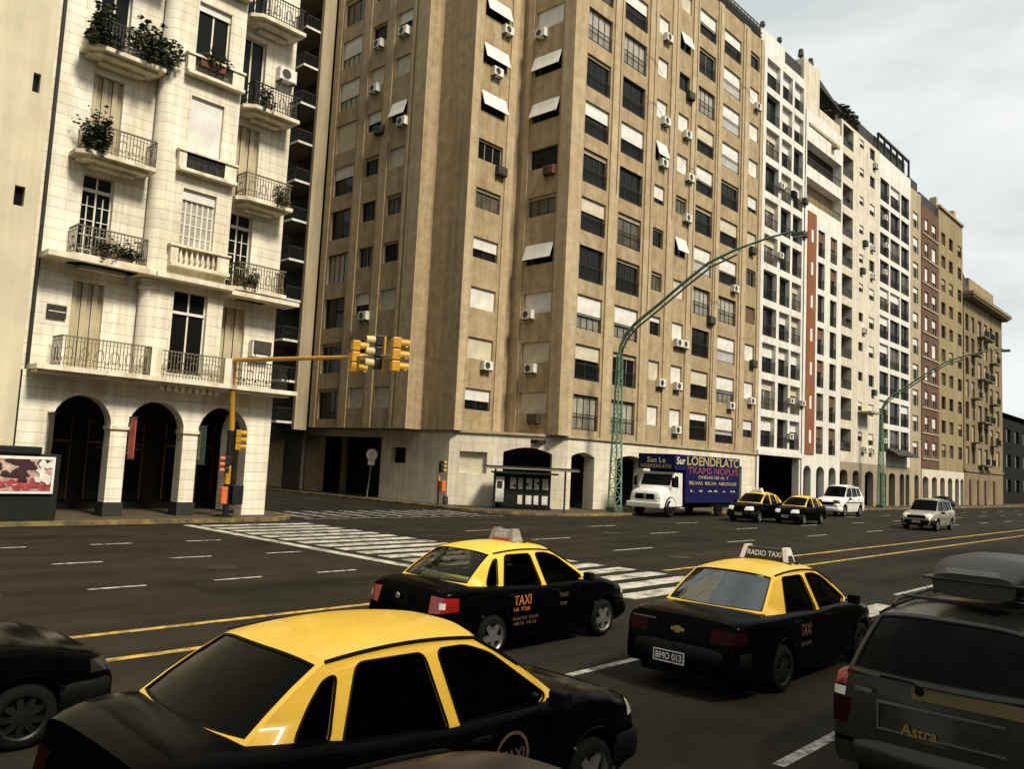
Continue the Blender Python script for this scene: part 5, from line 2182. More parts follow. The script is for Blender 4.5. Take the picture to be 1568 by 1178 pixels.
    # mirrors, handles
    for sg in (-1, 1):
        if S.get('mirror'):
            mx_, mz_ = S['mirror']
            p = MB()
            yb_ = sg*(W-0.03)
            p.box(mx_-0.02, mx_+0.03, min(yb_, yb_+sg*0.06), max(yb_, yb_+sg*0.06), mz_, mz_+0.03)
            ya_ = yb_+sg*0.05
            p.box(mx_-0.05, mx_+0.05, min(ya_, ya_+sg*0.15), max(ya_, ya_+sg*0.15), mz_-0.02, mz_+0.10)
            p.build('mirror', S.get('mirror_mat', 'trim_black'), T, bevel=0.025, world=False)
        for hx in S.get('handles', []):
            p = MB()
            p.box(hx-0.09, hx+0.09, min(sg*(W-0.01), sg*(W+0.018)), max(sg*(W-0.01), sg*(W+0.018)), S.get('hz', 0.80), S.get('hz', 0.80)+0.025)
            p.build('door_handle', S.get('handle', 'trim_black'), T, world=False)
    if S.get('seams'):
        p = MB()
        for sx, z0, z1 in S['seams']:
            for sg in (-1, 1):
                pts = []
                for k in range(9):
                    z = z0+(z1-z0)*k/8
                    h = bvh.ray_cast(Vector((sx, sg*3, z)), Vector((0, -sg, 0)))
                    if h[0] is not None:
                        pts.append(tuple(h[0]+Vector((0, sg*0.001, 0))))
                if len(pts) > 1:
                    p.tube(pts, 0.005, 4)
        p.build('door_seam', 'trim_black', T, world=False)
    T['_body'] = 1
    return T, bvh, ys


SEDAN = dict(xr=-2.06, xf=2.14, w=0.82, wheels=(-1.12, 1.36), rw=0.285,
             top=[(-2.06, 0.62), (-2.045, 0.80), (-1.98, 0.915), (-1.86, 0.95), (-1.6, 0.965), (-1.2, 0.945), (0, 0.905), (1.0, 0.905), (1.3, 0.90), (1.6, 0.845), (1.9, 0.765), (2.05, 0.69), (2.14, 0.55)],
             A0=1.02, zA=0.92, A1=0.26, C1=-0.95, C0=-1.52, zC=0.965, zr=1.345, wb=0.745, wr=0.565,
             wins=[[(-1.22, 0.95), (-1.00, 0.92), (-0.90, 1.285), (-0.98, 1.27), (-1.10, 1.15)],
                   [(-0.90, 0.90), (-0.105, 0.875), (-0.215, 1.325), (-0.74, 1.325)],
                   [(0.0, 0.875), (0.76, 0.875), (0.90, 0.94), (0.36, 1.265), (0.14, 1.325), (-0.10, 1.33)]],
             paint='paint_black', roof='paint_yellow', gl='glass_dark', rgl='glass_tint', bench=-0.85,
             mirror=(0.80, 0.93), handles=(-0.78, 0.12), hz=0.80, rim='alloy',
             head=[(-8, 62, (0.60, 0.62), (0.73, 0.75), 'light_clear')],
             tail=[(14, 70, (0.64, 0.68), (0.86, 0.84), 'light_red')])


def taxi_sign(T, x, z, m_, seed, lines=1, wdt=0.62, end='sign_white'):
    p = MB()
    p.add([(x-0.10, -wdt/2, z), (x+0.10, -wdt/2, z), (x+0.10, wdt/2, z), (x-0.10, wdt/2, z),
           (x-0.06, -wdt/2+0.05, z+0.17), (x+0.05, -wdt/2+0.05, z+0.17), (x+0.05, wdt/2-0.05, z+0.17), (x-0.06, wdt/2-0.05, z+0.17)],
          [(0, 1, 5, 4), (1, 2, 6, 5), (2, 3, 7, 6), (3, 0, 4, 7), (4, 5, 6, 7), (0, 1, 2, 3)])
    s_ = p.build('roof_sign', m_, T, world=False, bevel=0.012)
    for sg in (-1, 1):
        q_ = MB()
        y = sg*(wdt/2-0.035)
        q_.add([(x-0.125, y-0.03, z), (x+0.12, y-0.03, z), (x+0.12, y+0.03, z), (x-0.125, y+0.03, z),
                (x-0.075, y-0.03-sg*0.045, z+0.19), (x+0.065, y-0.03-sg*0.045, z+0.19), (x+0.065, y+0.03-sg*0.045, z+0.19), (x-0.075, y+0.03-sg*0.045, z+0.19)],
               [(0, 1, 5, 4), (1, 2, 6, 5), (2, 3, 7, 6), (3, 0, 4, 7), (4, 5, 6, 7)])
        q_.build('sign_end', end, s_, world=False)
    q_ = MB()
    for sgx, dg in ((-1, -90), (1, 90)):
        M = Matrix.Translation((x+sgx*0.088, sgx*(-1)*-0.0+(-wdt/2+0.11 if sgx > 0 else wdt/2-0.11), z+0.055)) @ Matrix.Rotation(R(dg), 4, 'Z') @ Matrix.Rotation(R(-13), 4, 'X')
        glyphs(q_, M, wdt-0.22, 0.075, 9, seed, words=(4,), depth=0.006, txt='RADIO TAXI')
    q_.build('sign_lettering', 'paper_white', s_, world=False)
    q_ = MB()
    q_.box(x-0.14, x-0.10, -wdt/2-0.04, wdt/2+0.04, z-0.03, z+0.004).box(x+0.09, x+0.13, -wdt/2-0.04, wdt/2+0.04, z-0.03, z+0.004)
    q_.build('sign_rack', 'iron', s_, world=False)


def plate(T, x, y, z, sg, w_=0.40, h=0.125, seed=3, tilt=0):
    p = MB()
    M = Matrix.Translation((x, y, z)) @ Matrix.Rotation(R(-90 if sg < 0 else 90), 4, 'Z') @ Matrix.Rotation(R(tilt), 4, 'X')
    p.obox(M, -w_/2, w_/2, -0.006, 0.006, 0, h)
    o = p.build('number_plate', 'plate_black', T, world=False)
    p = MB()
    t = 0.011
    for a in ((-w_/2, w_/2, 0, t), (-w_/2, w_/2, h-t, h), (-w_/2, -w_/2+t, t, h-t), (w_/2-t, w_/2, t, h-t)):
        p.obox(M, a[0], a[1], -0.010, -0.006, a[2], a[3])
    glyphs(p, M @ Matrix.Translation((-w_/2+0.035, -0.006, 0.03)), w_-0.07, h-0.06, 7, seed, txt=('BMO 013', 'ECD 086', 'CUB 830')[seed % 3])
    p.build('plate_lettering', 'paper_white', o, world=False)


# --- nearest taxi
S1 = dict(SEDAN)
S1.update(zC=1.065, zr=1.395, C0=-1.48, cb=0.02,
          top=[(-2.06, 0.66), (-2.045, 0.86), (-1.98, 1.0), (-1.86, 1.045), (-1.6, 1.065), (-1.2, 1.03), (-0.6, 0.96), (0, 0.925), (1.0, 0.905), (1.3, 0.90), (1.6, 0.855), (1.9, 0.78), (2.05, 0.70), (2.14, 0.55)],
          wins=[[(-1.22, 1.02), (-1.00, 0.98), (-0.885, 1.33), (-0.98, 1.31), (-1.10, 1.19)],
                [(-0.915, 0.96), (-0.105, 0.885), (-0.215, 1.365), (-0.74, 1.37)],
                [(0.0, 0.885), (0.76, 0.875), (0.90, 0.94), (0.38, 1.29), (0.16, 1.365), (-0.10, 1.37)]],
          tail=[(14, 70, (0.64, 0.68), (0.86, 0.84), 'light_dark_red')])
T, bvh, ys1 = car('taxi_sedan', 'nearest black taxi with plain yellow roof and no roof sign, cropped along the bottom', 'taxi', (3.86, 4.64, 0), 0, S1, 'black and yellow taxis')
p = MB()
pts = [(0.17*math.cos(R(a)), 0.17*math.sin(R(a))) for a in range(0, 361, 12)]
M = Matrix.Translation((0.42, -0.826, 0.66))
for (x0, z0), (x1, z1) in zip(pts, pts[1:]):
    p.q((0.42+x0, -0.826, 0.64+z0), (0.42+x1, -0.826, 0.64+z1), (0.42+x1*0.86, -0.826, 0.64+z1*0.86), (0.42+x0*0.86, -0.826, 0.64+z0*0.86))
glyphs(p, Matrix.Translation((0.31, -0.824, 0.62)), 0.23, 0.07, 5, 8, txt='TAXI')
p.build('door_emblem', 'letter_dim', T, world=False)
p = MB()
p.box(-1.42, -1.25, -0.35, 0.35, 0.985, 1.0)
p.build('parcel_shelf_papers', 'paper_white', T, world=False)

# --- middle taxi
S2 = dict(SEDAN)
S2.update(tail=[(16, 70, (0.64, 0.68), (0.86, 0.84), 'light_red'), (36, 46, (0.71, 0.71), (0.79, 0.785), 'light_clear')], bumper='paint_black', rgl='glass_clear', gl='glass_tint')
T, bvh, ys2 = car('taxi_sedan', 'black taxi with bright red tail lamps and a pale roof sign in the middle lane', 'taxi', (9.32, 8.55, 0), 0, S2, 'black and yellow taxis')
taxi_sign(T, -0.10, 1.445, 'steel_grey', 31, wdt=0.5, end='frame_grey')
p = MB()
p.box(-0.215, -0.205, -0.20, 0.20, 1.452, 1.49)
p.build('sign_stripe', 'sign_red', T, world=False)
p = MB()
glyphs(p, Matrix.Translation((-0.76, -0.824, 0.66)), 0.36, 0.14, 3, 61, txt='TAXI')
glyphs(p, Matrix.Translation((-0.76, -0.824, 0.58)), 0.34, 0.05, 7, 62, txt='16 728')
p.build('door_number', 'letter_orange', T, world=False)
p = MB()
glyphs(p, Matrix.Translation((-0.76, -0.824, 0.46)), 0.52, 0.045, 11, 63, txt='RADIO TAXI')
glyphs(p, Matrix.Translation((-0.76, -0.824, 0.39)), 0.48, 0.045, 9, 64, txt='4815 1010')
glyphs(p, Matrix.Translation((0.22, -0.824, 0.70)), 0.2, 0.06, 5, 65, txt='TAXI')
glyphs(p, Matrix.Translation((0.24, -0.824, 0.58)), 0.16, 0.05, 4, 66, txt='728')
p.build('door_lettering', 'letter_dim', T, world=False)
plate(T, -2.115, 0.0, 0.36, -1, seed=5)
p = MB()
p.lathe([(0.0, -0.012), (0.035, -0.012), (0.045, 0.0)], 14, 'x', (-2.062, 0.1, 0.78))
p.build('badge', 'chrome', T, world=False)
p = MB()
p.box(-1.38, -1.2, -0.5, 0.45, 0.985, 1.02)
p.build('parcel_shelf_papers', 'letter_yellow', T, world=False)
p = MB()
p.box(-2.125, -2.118, -0.62, -0.34, 0.46, 0.49)
p.build('bumper_strip', 'chrome', T, world=False)

# --- right taxi
S3 = dict(SEDAN)
S3.update(xr=-2.30, xf=2.16, wheels=(-1.16, 1.42), w=0.82,
          top=[(-2.30, 0.62), (-2.285, 0.78), (-2.22, 0.885), (-2.1, 0.915), (-1.7, 0.94), (-1.2, 0.925), (0, 0.905), (1.0, 0.905), (1.3, 0.89), (1.7, 0.82), (2.0, 0.74), (2.16, 0.55)],
          A0=1.10, A1=0.34, C1=-0.92, C0=-1.46, zC=0.945, bumper='trim_black', bz=(0.34, 0.56), rbz=(0.36, 0.60), rim='steel', cb=0.015,
          wins=[[(-0.98, 0.89), (-0.11, 0.875), (-0.20, 1.325), (-0.76, 1.325)],
                [(0.0, 0.875), (0.82, 0.875), (0.98, 0.95), (0.42, 1.265), (0.2, 1.325), (-0.08, 1.33)]],
          tail=[(4, 62, (0.66, 0.68), (0.82, 0.81), 'light_dark_red')], handles=(-0.85, 0.12), rgl='glass_bright')
T, bvh, ys3 = car('taxi_sedan', 'long-booted black taxi on the right with a white-ended black roof sign', 'taxi', (11.02, 5.24, 0), 0, S3, 'black and yellow taxis')
taxi_sign(T, 0.02, 1.445, 'sign_dark', 44, wdt=0.72)
plate(T, -2.355, 0.08, 0.36, -1, 0.42, 0.14, seed=9)
p = MB()
for s_ in (-1, 1):
    p.box(-2.315, -2.30, min(0, s_*0.085), max(0, s_*0.085), 0.735, 0.772)
p.box(-2.318, -2.300, -0.035, 0.035, 0.715, 0.79)
p.build('boot_badge', 'gold', T, world=False)
p = MB()
glyphs(p, Matrix.Translation((-0.72, -0.824, 0.62)), 0.30, 0.15, 3, 71, txt='TAXI')
glyphs(p, Matrix.Translation((-0.72, -0.824, 0.50)), 0.30, 0.05, 6, 72, txt='24 618')
p.build('door_lettering', 'letter_dim', T, world=False)
p = MB()
p.box(-1.02, -1.0, -0.44, -0.16, 1.322, 1.345)
p.build('window_sticker', 'paper_white', T, world=False)
p = MB()
p.box(-2.312, -2.304, 0.3, 0.62, 0.83, 0.845)
p.build('boot_trim', 'chrome', T, world=False)

# --- dark estate car with roof box
S4 = dict(SEDAN)
S4.update(xr=-1.98, xf=2.1, w=0.84, paint='paint_olive', roof='paint_olive', gl='glass_dark', rgl='glass_dark',
          top=[(-1.98, 0.55), (-1.965, 0.80), (-1.92, 0.98), (-1.8, 1.02), (-1.2, 0.98), (0, 0.93), (1.0, 0.92), (1.3, 0.90), (1.6, 0.85), (1.9, 0.77), (2.1, 0.58)],
          A0=1.02, A1=0.2, C1=-1.44, C0=-1.90, zC=1.02, zr=1.45, wb=0.76, wr=0.60, cb=0.05, rtaper=0.3, rcut=0.08,
          wins=[[(-1.52, 1.03), (-0.98, 1.0), (-0.94, 1.38), (-1.40, 1.36)], [(-0.88, 0.99), (-0.1, 0.96), (-0.18, 1.395), (-0.86, 1.39)],
                [(0.0, 0.955), (0.70, 0.955), (0.86, 1.0), (0.32, 1.33), (0.1, 1.39), (-0.08, 1.40)]],
          tail=[(30, 74, (0.60, 0.62), (0.80, 0.81), 'light_dark_red'), (36, 48, (0.81, 0.815), (0.88, 0.882), 'light_clear'), (36, 66, (0.90, 0.905), (1.02, 1.0), 'light_red')],
          bumper='paint_olive', bench=None, rim='alloy')
T, bvh, ys4 = car('estate_car', 'dark olive estate car carrying a long roof box at the right edge', 'car', (9.12, 2.0, 0), 0, S4)
p = MB()
p.box(-1.985, -1.965, -0.62, 0.16, 0.905, 1.0)
p.build('tailgate_strip', 'brass_strip', T, world=False)
p = MB()
p.box(-1.992, -1.975, -0.5, 0.42, 0.825, 0.845)
p.box(-1.990, -1.975, -0.5, 0.42, 0.615, 0.628)
p.box(-1.990, -1.975, 0.41, 0.42, 0.628, 0.825)
p.build('plate_trim', 'chrome', T, world=False)
me = text_mesh('Astra', 0.12, 0.004)
me.materials.append(MATS['gold'])
M = Matrix.Translation((-1.996, 0.10, 0.655)) @ Matrix.Rotation(R(-90), 4, 'Z') @ Matrix.Rotation(R(90), 4, 'X')
link('badge_lettering', me, T, M)
p = MB()
p.box(-1.99, -1.975, 0.46, 0.6, 0.885, 0.915)
p.build('badge', 'chrome', T, world=False)
p = MB()
p.tube([(-1.99, 0.10, 0.99), (-2.0, 0.14, 1.03), (-1.975, 0.40, 1.035)], 0.012, 6)
p.lathe([(0.0, -0.03), (0.03, -0.02), (0.04, 0.0)], 12, 'x', (-1.98, 0.10, 0.975))
p.build('wiper', 'trim_black', T, world=False)
p = MB()
for sg in (-1, 1):
    p.tube([(-1.15, sg*0.56, 1.50), (-1.05, sg*0.56, 1.545), (0.0, sg*0.56, 1.56), (0.1, sg*0.56, 1.52)], 0.018, 8)
for x in (-0.85, -0.1):
    p.box(x-0.025, x+0.025, -0.58, 0.58, 1.545, 1.575)
p.build('roof_rail', 'box_matte', T, smooth=40, world=False)
t = thing('roof_box', 'long low dark roof box strapped on the olive estate car', 'roof box', (9.12, 1.90, 1.60))
t['_off'] = [0.0, 0.0, 0.0]
p = MB()
rows = []
for k in range(15):
    u = k/14
    x = -1.22+2.1*u
    e = (1-abs(2*u-1)**5)
    ww = 0.40*(0.80+0.20*e)*(1.0 if u < 0.6 else 1-0.25*((u-0.6)/0.4)**2)
    hh = 0.33*(0.62+0.38*min(1, u*5))*(1.0 if u < 0.55 else 1-0.6*((u-0.55)/0.45)**2)
    rows.append([(x, ww*math.copysign(abs(math.cos(a))**0.6, math.cos(a)), 0.05+hh*(0.5+0.5*math.copysign(abs(math.sin(a))**0.6, math.sin(a)))) for a in [2*PI*j/20 for j in range(20)]])
p.grid(rows, closed=True)
p.f.append(tuple(range(20)))
p.f.append(tuple(range(14*20, 15*20)))
p.mi += [0, 0]
p.build('shell', 'box_matte', t, smooth=50, world=False)
p = MB()
p.box(-1.24, 0.84, -0.395, 0.395, 0.185, 0.205)
p.build('lid_rim', 'paint_olive', t, bevel=0.008, world=False)
p = MB()
p.box(-1.235, -1.222, -0.2, 0.2, 0.25, 0.29)
p.build('handle', 'steel_grey', t, world=False)

# --- car nosing in at the left edge
S5 = dict(SEDAN)
S5.update(roof='paint_black', rgl='glass_dark', rim='steel', head=[(-8, 62, (0.56, 0.58), (0.68, 0.70), 'lens_dark')])
T, bvh, ys5 = car('black_sedan', 'all-black car nosing in at the left edge behind the nearest taxi', 'car', (1.18, 8.6, 0), 0, S5)
T.scale = (1, 1, 0.95)

# --- plum car below the frame
S6 = dict(SEDAN)
S6.update(paint='paint_plum', roof='paint_plum', rgl='glass_dark')
T, bvh, ys6 = car('plum_sedan', 'dark plum car whose roof just shows at the bottom edge', 'car', (2.1, 1.9, 0), 0, S6)
T.scale = (1, 1, 1.07)

# --- far side of the avenue: everything faces -X
S7 = dict(SEDAN)
S7.update(rgl='glass_dark', head=[(-12, 62, (0.58, 0.60), (0.75, 0.77), 'light_clear')])
T, bvh, y_ = car('taxi_sedan', 'black and yellow taxi with a roof sign waiting directly behind the blue truck', 'taxi', (45.0, 22.0, 0), PI, S7, 'black and yellow taxis')
T.scale = (1.06, 1.06, 1.18)
taxi_sign(T, 0.05, 1.445, 'sign_white', 51)
plate(T, 2.19, 0, 0.34, 1, seed=4)
T, bvh, y_ = car('taxi_sedan', 'black and yellow taxi without roof sign waiting in front of the white estate car', 'taxi', (46.8, 20.2, 0), PI, S7, 'black and yellow taxis')
T.scale = (0.97, 0.98, 1.10)
plate(T, 2.19, 0, 0.34, 1, seed=6)
S8 = dict(S4)
S8.update(paint='paint_white', roof='paint_white', rgl='glass_dark', gl='glass_dark', rim='alloy', zr=1.62, rw=0.32,
          top=[(-1.98, 0.55), (-1.965, 0.9), (-1.92, 1.08), (-1.8, 1.10), (-1.2, 1.08), (0, 1.02), (1.0, 1.02), (1.3, 1.0), (1.6, 0.95), (1.9, 0.87), (2.1, 0.66)],
          zA=1.02, zC=1.10, A1=0.35, sill=0.27, bumper='paint_white',
          wins=[[(-1.55, 1.13), (-0.98, 1.11), (-0.94, 1.56), (-1.42, 1.54)], [(-0.88, 1.10), (-0.1, 1.08), (-0.16, 1.58), (-0.86, 1.57)],
                [(0.0, 1.075), (0.70, 1.075), (0.86, 1.11), (0.42, 1.50), (0.22, 1.57), (-0.06, 1.58)]],
          head=[(-14, 60, (0.68, 0.72), (0.88, 0.90), 'lens_dark')], tail=[(0, 70, (0.7, 0.72), (1.05, 1.04), 'light_red')],
          seams=((-0.93, 0.5, 1.0), (-0.05, 0.4, 1.0), (0.95, 0.5, 0.95)), handles=(-0.8, 0.1), hz=0.92)
T, bvh, y_ = car('estate_car', 'white estate car with a dark side stripe waiting behind the two taxis', 'car', (61.6, 23.6, 0), PI, S8)
T.scale = (1.2, 1.18, 1.32)
p = MB()
for sg in (-1, 1):
    p.box(-1.5, 1.2, min(sg*0.838, sg*0.846), max(sg*0.838, sg*0.846), 0.74, 0.80)
p.build('side_stripe', 'sign_dark', T, world=False)
p = MB()
p.box(2.10, 2.125, -0.42, 0.42, 0.62, 0.78)
p.build('grille', 'trim_black', T, world=False)
S9 = dict(S8)
S9.update(paint='paint_silver', roof='paint_silver', bumper='trim_black', bz=(0.30, 0.58), head=[(-14, 60, (0.72, 0.74), (0.90, 0.92), 'light_clear')])
T, bvh, y_ = car('silver_suv', 'silver off-roader with black bumper driving towards the camera on the far side', 'car', (52.4, 14.9, 0), PI, S9)
T.scale = (1.10, 1.08, 1.05)
p = MB()
p.box(2.09, 2.125, -0.45, 0.45, 0.66, 0.82)
p.box(2.08, 2.13, -0.6, 0.6, 0.36, 0.44)
p.build('grille', 'trim_black', T, world=False)
plate(T, 2.17, 0, 0.42, 1, seed=12)
S10 = dict(SEDAN)
S10.update(roof='paint_black', rgl='glass_dark', head=[(-12, 62, (0.58, 0.60), (0.75, 0.77), 'light_clear')])
T, bvh, y_ = car('black_sedan', 'small dark car parked at the kerb beyond the silver off-roader', 'car', (96, 26.0, 0), PI, S10)

# --- blue box truck with white bonneted cab
T = thing('box_truck', 'white bonneted truck with a tall navy box body covered in yellow and red lettering', 'truck', (40.1, 26.5, 0), PI)
T.scale = (1.04, 1.04, 1.13)
T['_off'] = [0.0, 0.0, 0.0]
p = MB()
# cab: x forward; front at x=0, going back to negative
tabw = [(-2.2, 1.08), (-1.2, 1.08), (-0.2, 1.02), (0.0, 0.96)]
rows = []
for x, zt, wv in ((0.0, 1.02, 0.92), (-0.03, 1.22, 0.97), (-0.12, 1.32, 1.0), (-0.5, 1.42, 1.03), (-0.86, 1.50, 1.06), (-0.95, 1.54, 1.08)):
    rows.append([(x, -wv, 0.55), (x, -wv, zt-0.25), (x, -wv+0.05, zt-0.10), (x, -wv+0.22, zt), (x, 0, zt+0.04), (x, wv-0.22, zt), (x, wv-0.05, zt-0.10), (x, wv, zt-0.25), (x, wv, 0.55)])
p.grid(rows)
r0 = rows[0]
p.q(*r0)
p.build('bonnet', 'paint_white', T, smooth=40, world=False)
p = MB()
cabs = [[(-0.95, 0.55), (-2.15, 0.55), (-2.15, 2.28), (-1.35, 2.30), (-0.95, 1.50)]]
dwin = [(-1.12, 1.52), (-1.72, 1.50), (-1.72, 2.08), (-1.36, 2.10)]
for sg in (-1, 1):
    tess(p, [cabs[0], dwin], lambda x, z, sg=sg: (x, sg*1.08*(1-0.05*max(0, z-1.5)), z))
p.q((-2.15, -1.08, 0.55), (-2.15, 1.08, 0.55), (-2.15, 1.04, 2.28), (-2.15, -1.04, 2.28))
p.q((-2.15, -1.04, 2.28), (-2.15, 1.04, 2.28), (-1.35, 1.04, 2.30), (-1.35, -1.04, 2.30))
A_, B_ = (-0.95, 1.50), (-1.35, 2.30)


def wsP(u, v):
    x = A_[0]+(B_[0]-A_[0])*u
    z = A_[1]+(B_[1]-A_[1])*u
    return (x, v*(1.08-0.04*u), z)


for u0, u1, v0, v1 in ((0, 0.12, -1, 1), (0.85, 1, -1, 1), (0.12, 0.85, -1, -0.9), (0.12, 0.85, 0.9, 1)):
    p.q(wsP(u0, v0), wsP(u1, v0), wsP(u1, v1), wsP(u0, v1))
p.build('cab', 'paint_white', T, world=False)
p = MB()
p.q(wsP(0.12, -0.9), wsP(0.85, -0.9), wsP(0.85, 0.9), wsP(0.12, 0.9))
p.build('windscreen', 'pane_dark', T, world=False)
for sg in (-1, 1):
    p = MB()
    tess(p, [dwin], lambda x, z, sg=sg: (x, sg*(1.06-0.05*max(0, z-1.5)), z))
    p.build('side_window', 'pane_dark', T, world=False)
p = MB()
p.box(0.0, 0.03, -0.62, 0.62, 0.88, 1.16)
gr_ = p.build('grille', 'trim_black', T, bevel=0.04, world=False)
p = MB()
p.lathe([(0.0, 0.045), (0.07, 0.045), (0.085, 0.03)], 16, 'x', (0.0, 0, 1.02))
p.build('badge', 'chrome', gr_, world=False)
p = MB()
p.box(-0.25, 0.16, -1.12, 1.12, 0.46, 0.74)
p.build('front_bumper', 'paint_white', T, bevel=0.05, world=False)
for sg in (-1, 1):
    p = MB()
    p.lathe([(0.0, 0.035), (0.10, 0.03), (0.12, 0.0)], 16, 'x', (0.0, sg*0.75, 0.80))
    p.build('headlight', 'light_clear', T, smooth=40, world=False)
    p = MB()
    p.box(-0.92, -0.86, min(sg*1.14, sg*1.34), max(sg*1.14, sg*1.34), 1.55, 2.0)
    p.bar((-0.98, sg*1.06, 2.05), (-0.9, sg*1.25, 2.0), 0.03)
    p.build('mirror', 'trim_black', T, world=False)
p = MB()
p.box(-8.6, -2.25, -1.2, 1.2, 0.75, 3.22)
p.box(-2.25, -1.05, -1.2, 1.2, 2.42, 3.22)
box_ = p.build('cargo_box', 'paint_navy', T, world=False)
p = MB()
glyphs(p, Matrix.Translation((-2.35, 1.205, 2.70)) @ Matrix.Rotation(PI, 4, 'Z'), 6.1, 0.47, 11, 17, txt='LOENDFLATC')
glyphs(p, Matrix.Translation((-3.6, 1.205, 2.02)) @ Matrix.Rotation(PI, 4, 'Z'), 3.6, 0.16, 14, 18, txt='ONDAS DE AL T')
glyphs(p, Matrix.Translation((-2.6, 1.205, 1.70)) @ Matrix.Rotation(PI, 4, 'Z'), 5.6, 0.17, 20, 19, txt='SELVAS  BELVA  NECOLOS')
glyphs(p, frame_at(-1.045, -1.0, 2.5, 90), 2.0, 0.18, 10, 20, txt='NOENDELATO')
p.build('box_lettering', 'letter_yellow', box_, world=False)
p = MB()
glyphs(p, frame_at(-1.045, -0.6, 2.76, 90), 1.2, 0.28, 5, 22, txt='San Le')
glyphs(p, Matrix.Translation((-1.25, 1.205, 2.72)) @ Matrix.Rotation(PI, 4, 'Z'), 0.9, 0.38, 3, 23, txt='Sur')
glyphs(p, Matrix.Translation((-2.8, 1.205, 1.32)) @ Matrix.Rotation(PI, 4, 'Z'), 5.2, 0.10, 14, 24, txt='L   E   A R   s   N')
p.build('small_lettering', 'letter_cream', box_, world=False)
p = MB()
glyphs(p, Matrix.Translation((-2.45, 1.205, 2.26)) @ Matrix.Rotation(PI, 4, 'Z'), 5.95, 0.36, 13, 25, txt='TKAMS NOPLFS')
p.build('red_lettering', 'letter_red', box_, world=False)
p = MB()
p.box(-8.5, -0.3, -0.5, 0.5, 0.45, 0.75)
p.box(-7.9, -5.2, 0.9, 1.1, 0.5, 0.74)
p.build('chassis', 'trim_black', T, world=False)
tm, rm, dm = wheel_meshes(0.46, 'steel')
for wx in (-1.0, -6.4):
    for sg in (-1, 1):
        M = Matrix.Translation((wx, sg*0.98, 0.46))
        if sg > 0:
            M = M @ Matrix.Rotation(PI, 4, 'Z')
        wl = link('wheel', tm, T, M)
        link('rim', rm, wl)
        link('brake_disc', dm, wl)
p = MB()
for sg in (-1, 1):
    pts = [(-1.0+0.56*math.cos(PI*k/10), sg*1.04, 0.46+0.56*math.sin(PI*k/10)) for k in range(11)]
    p.tube(pts, 0.05, 6)
p.build('wheel_arch', 'trim_black', T, smooth=40, world=False)

# ------------------------------------------------------------------ street furniture
def signal_head(mb_body, mb_visor, mb_lens, M, s=1.0):
    """three-lamp head; lamps look along local -Y"""
    for k in range(3):
        z = 0.36*k
        mb_body.obox(M, -0.17*s, 0.17*s, -0.12*s, 0.14*s, (z+0.01)*s, (z+0.345)*s)
        sv = len(mb_visor.v)
        rows = []
        for y, sc in ((-0.12, 1.0), (-0.40, 0.98)):
            rows.append([(0.135*sc*math.cos(R(a))*s, y*s, (z+0.18+0.135*sc*math.sin(R(a)))*s) for a in range(-40, 221, 20)])
        mb_visor.grid(rows)
        mb_visor.xf(M, sv)
        sv = len(mb_lens.v)
        mb_lens.lathe([(0.0, -0.145*s), (0.09*s, -0.14*s), (0.12*s, -0.122*s)], 14, 'y', (0, 0, (z+0.18)*s))
        mb_lens.xf(M, sv)


T = thing('traffic_light_mast', 'yellow cantilever traffic light mast with three hanging heads at the cream corner', 'traffic light', (15.5, 28.7, 0.13))
T['_off'] = [15.5, 28.7, 0.13]
p = MB()
p.tube([(15.52, 28.7, 3.35), (15.36, 28.7, 6.0)], [0.10, 0.085], 14)
p.build('pole', 'signal_yellow', T, smooth=40)
p = MB()
p.tube([(15.5, 28.7, 1.35), (15.5, 28.7, 2.05)], 0.11, 14)
p.build('pole_band', 'signal_yellow', T, smooth=40)
p = MB()
p.tube([(15.54, 28.7, 0.13), (15.5, 28.7, 1.35)], 0.11, 14)
p.box(15.3, 15.7, 28.5, 28.9, 0.13, 0.17)
p.build('pole_base', 'signal_black', T, smooth=40)
p = MB()
p.tube([(15.5, 28.7, 2.05), (15.5, 28.7, 3.35)], 0.12, 14)
p.build('pole_sleeve', 'signal_black', T, smooth=40)
p = MB()
p.tube([(15.36, 28.75, 5.97), (15.36, 28.5, 5.99), (15.38, 25, 5.86), (15.4, 21.0, 5.72)], [0.095, 0.09, 0.075, 0.055], 12)
arm = p.build('arm', 'signal_yellow', T, smooth=40)
p = MB()
p.tube([(15.4, 21.0, 5.72), (15.45, 18.95, 5.66)], 0.04, 10)
p.build('arm_tip', 'steel_grey', T, smooth=40)
for y, dg, z in ((21.15, 65, 5.20), (20.0, -115, 5.28), (19.15, 65, 5.16)):
    hb, hv, hl_ = MB(), MB(), MB()
    signal_head(hb, hv, hl_, frame_at(15.42, y, z, dg), 0.98)
    fr_ = y == 20.0
    h = hb.build('signal_head', 'signal_black' if fr_ else 'signal_yellow', T, bevel=0.03)
    h['_off'] = T['_off']
    hv.build('visor', 'visor_pale' if fr_ else 'signal_yellow', h, smooth=40)
    hl_.build('lens', 'lens_dark', h, smooth=40)
    if fr_:
        p = MB()
        p.box(15.44, 15.50, 19.74, 19.80, 5.2, 6.3)
        p.build('hanger', 'signal_yellow', h)
hb, hv, hl_ = MB(), MB(), MB()
signal_head(hb, hv, hl_, frame_at(15.72, 28.5, 2.62, 60), 0.72)
h = hb.build('side_signal', 'signal_yellow', T, bevel=0.02)
h['_off'] = T['_off']
hv.build('visor', 'signal_yellow', h, smooth=40)
hl_.build('lens', 'lens_dark', h, smooth=40)
hb, hv, hl_ = MB(), MB(), MB()
signal_head(hb, hv, hl_, frame_at(15.30, 28.45, 1.75, -110), 0.60)
h = hb.build('pedestrian_signal', 'signal_black', T, bevel=0.02)
h['_off'] = T['_off']
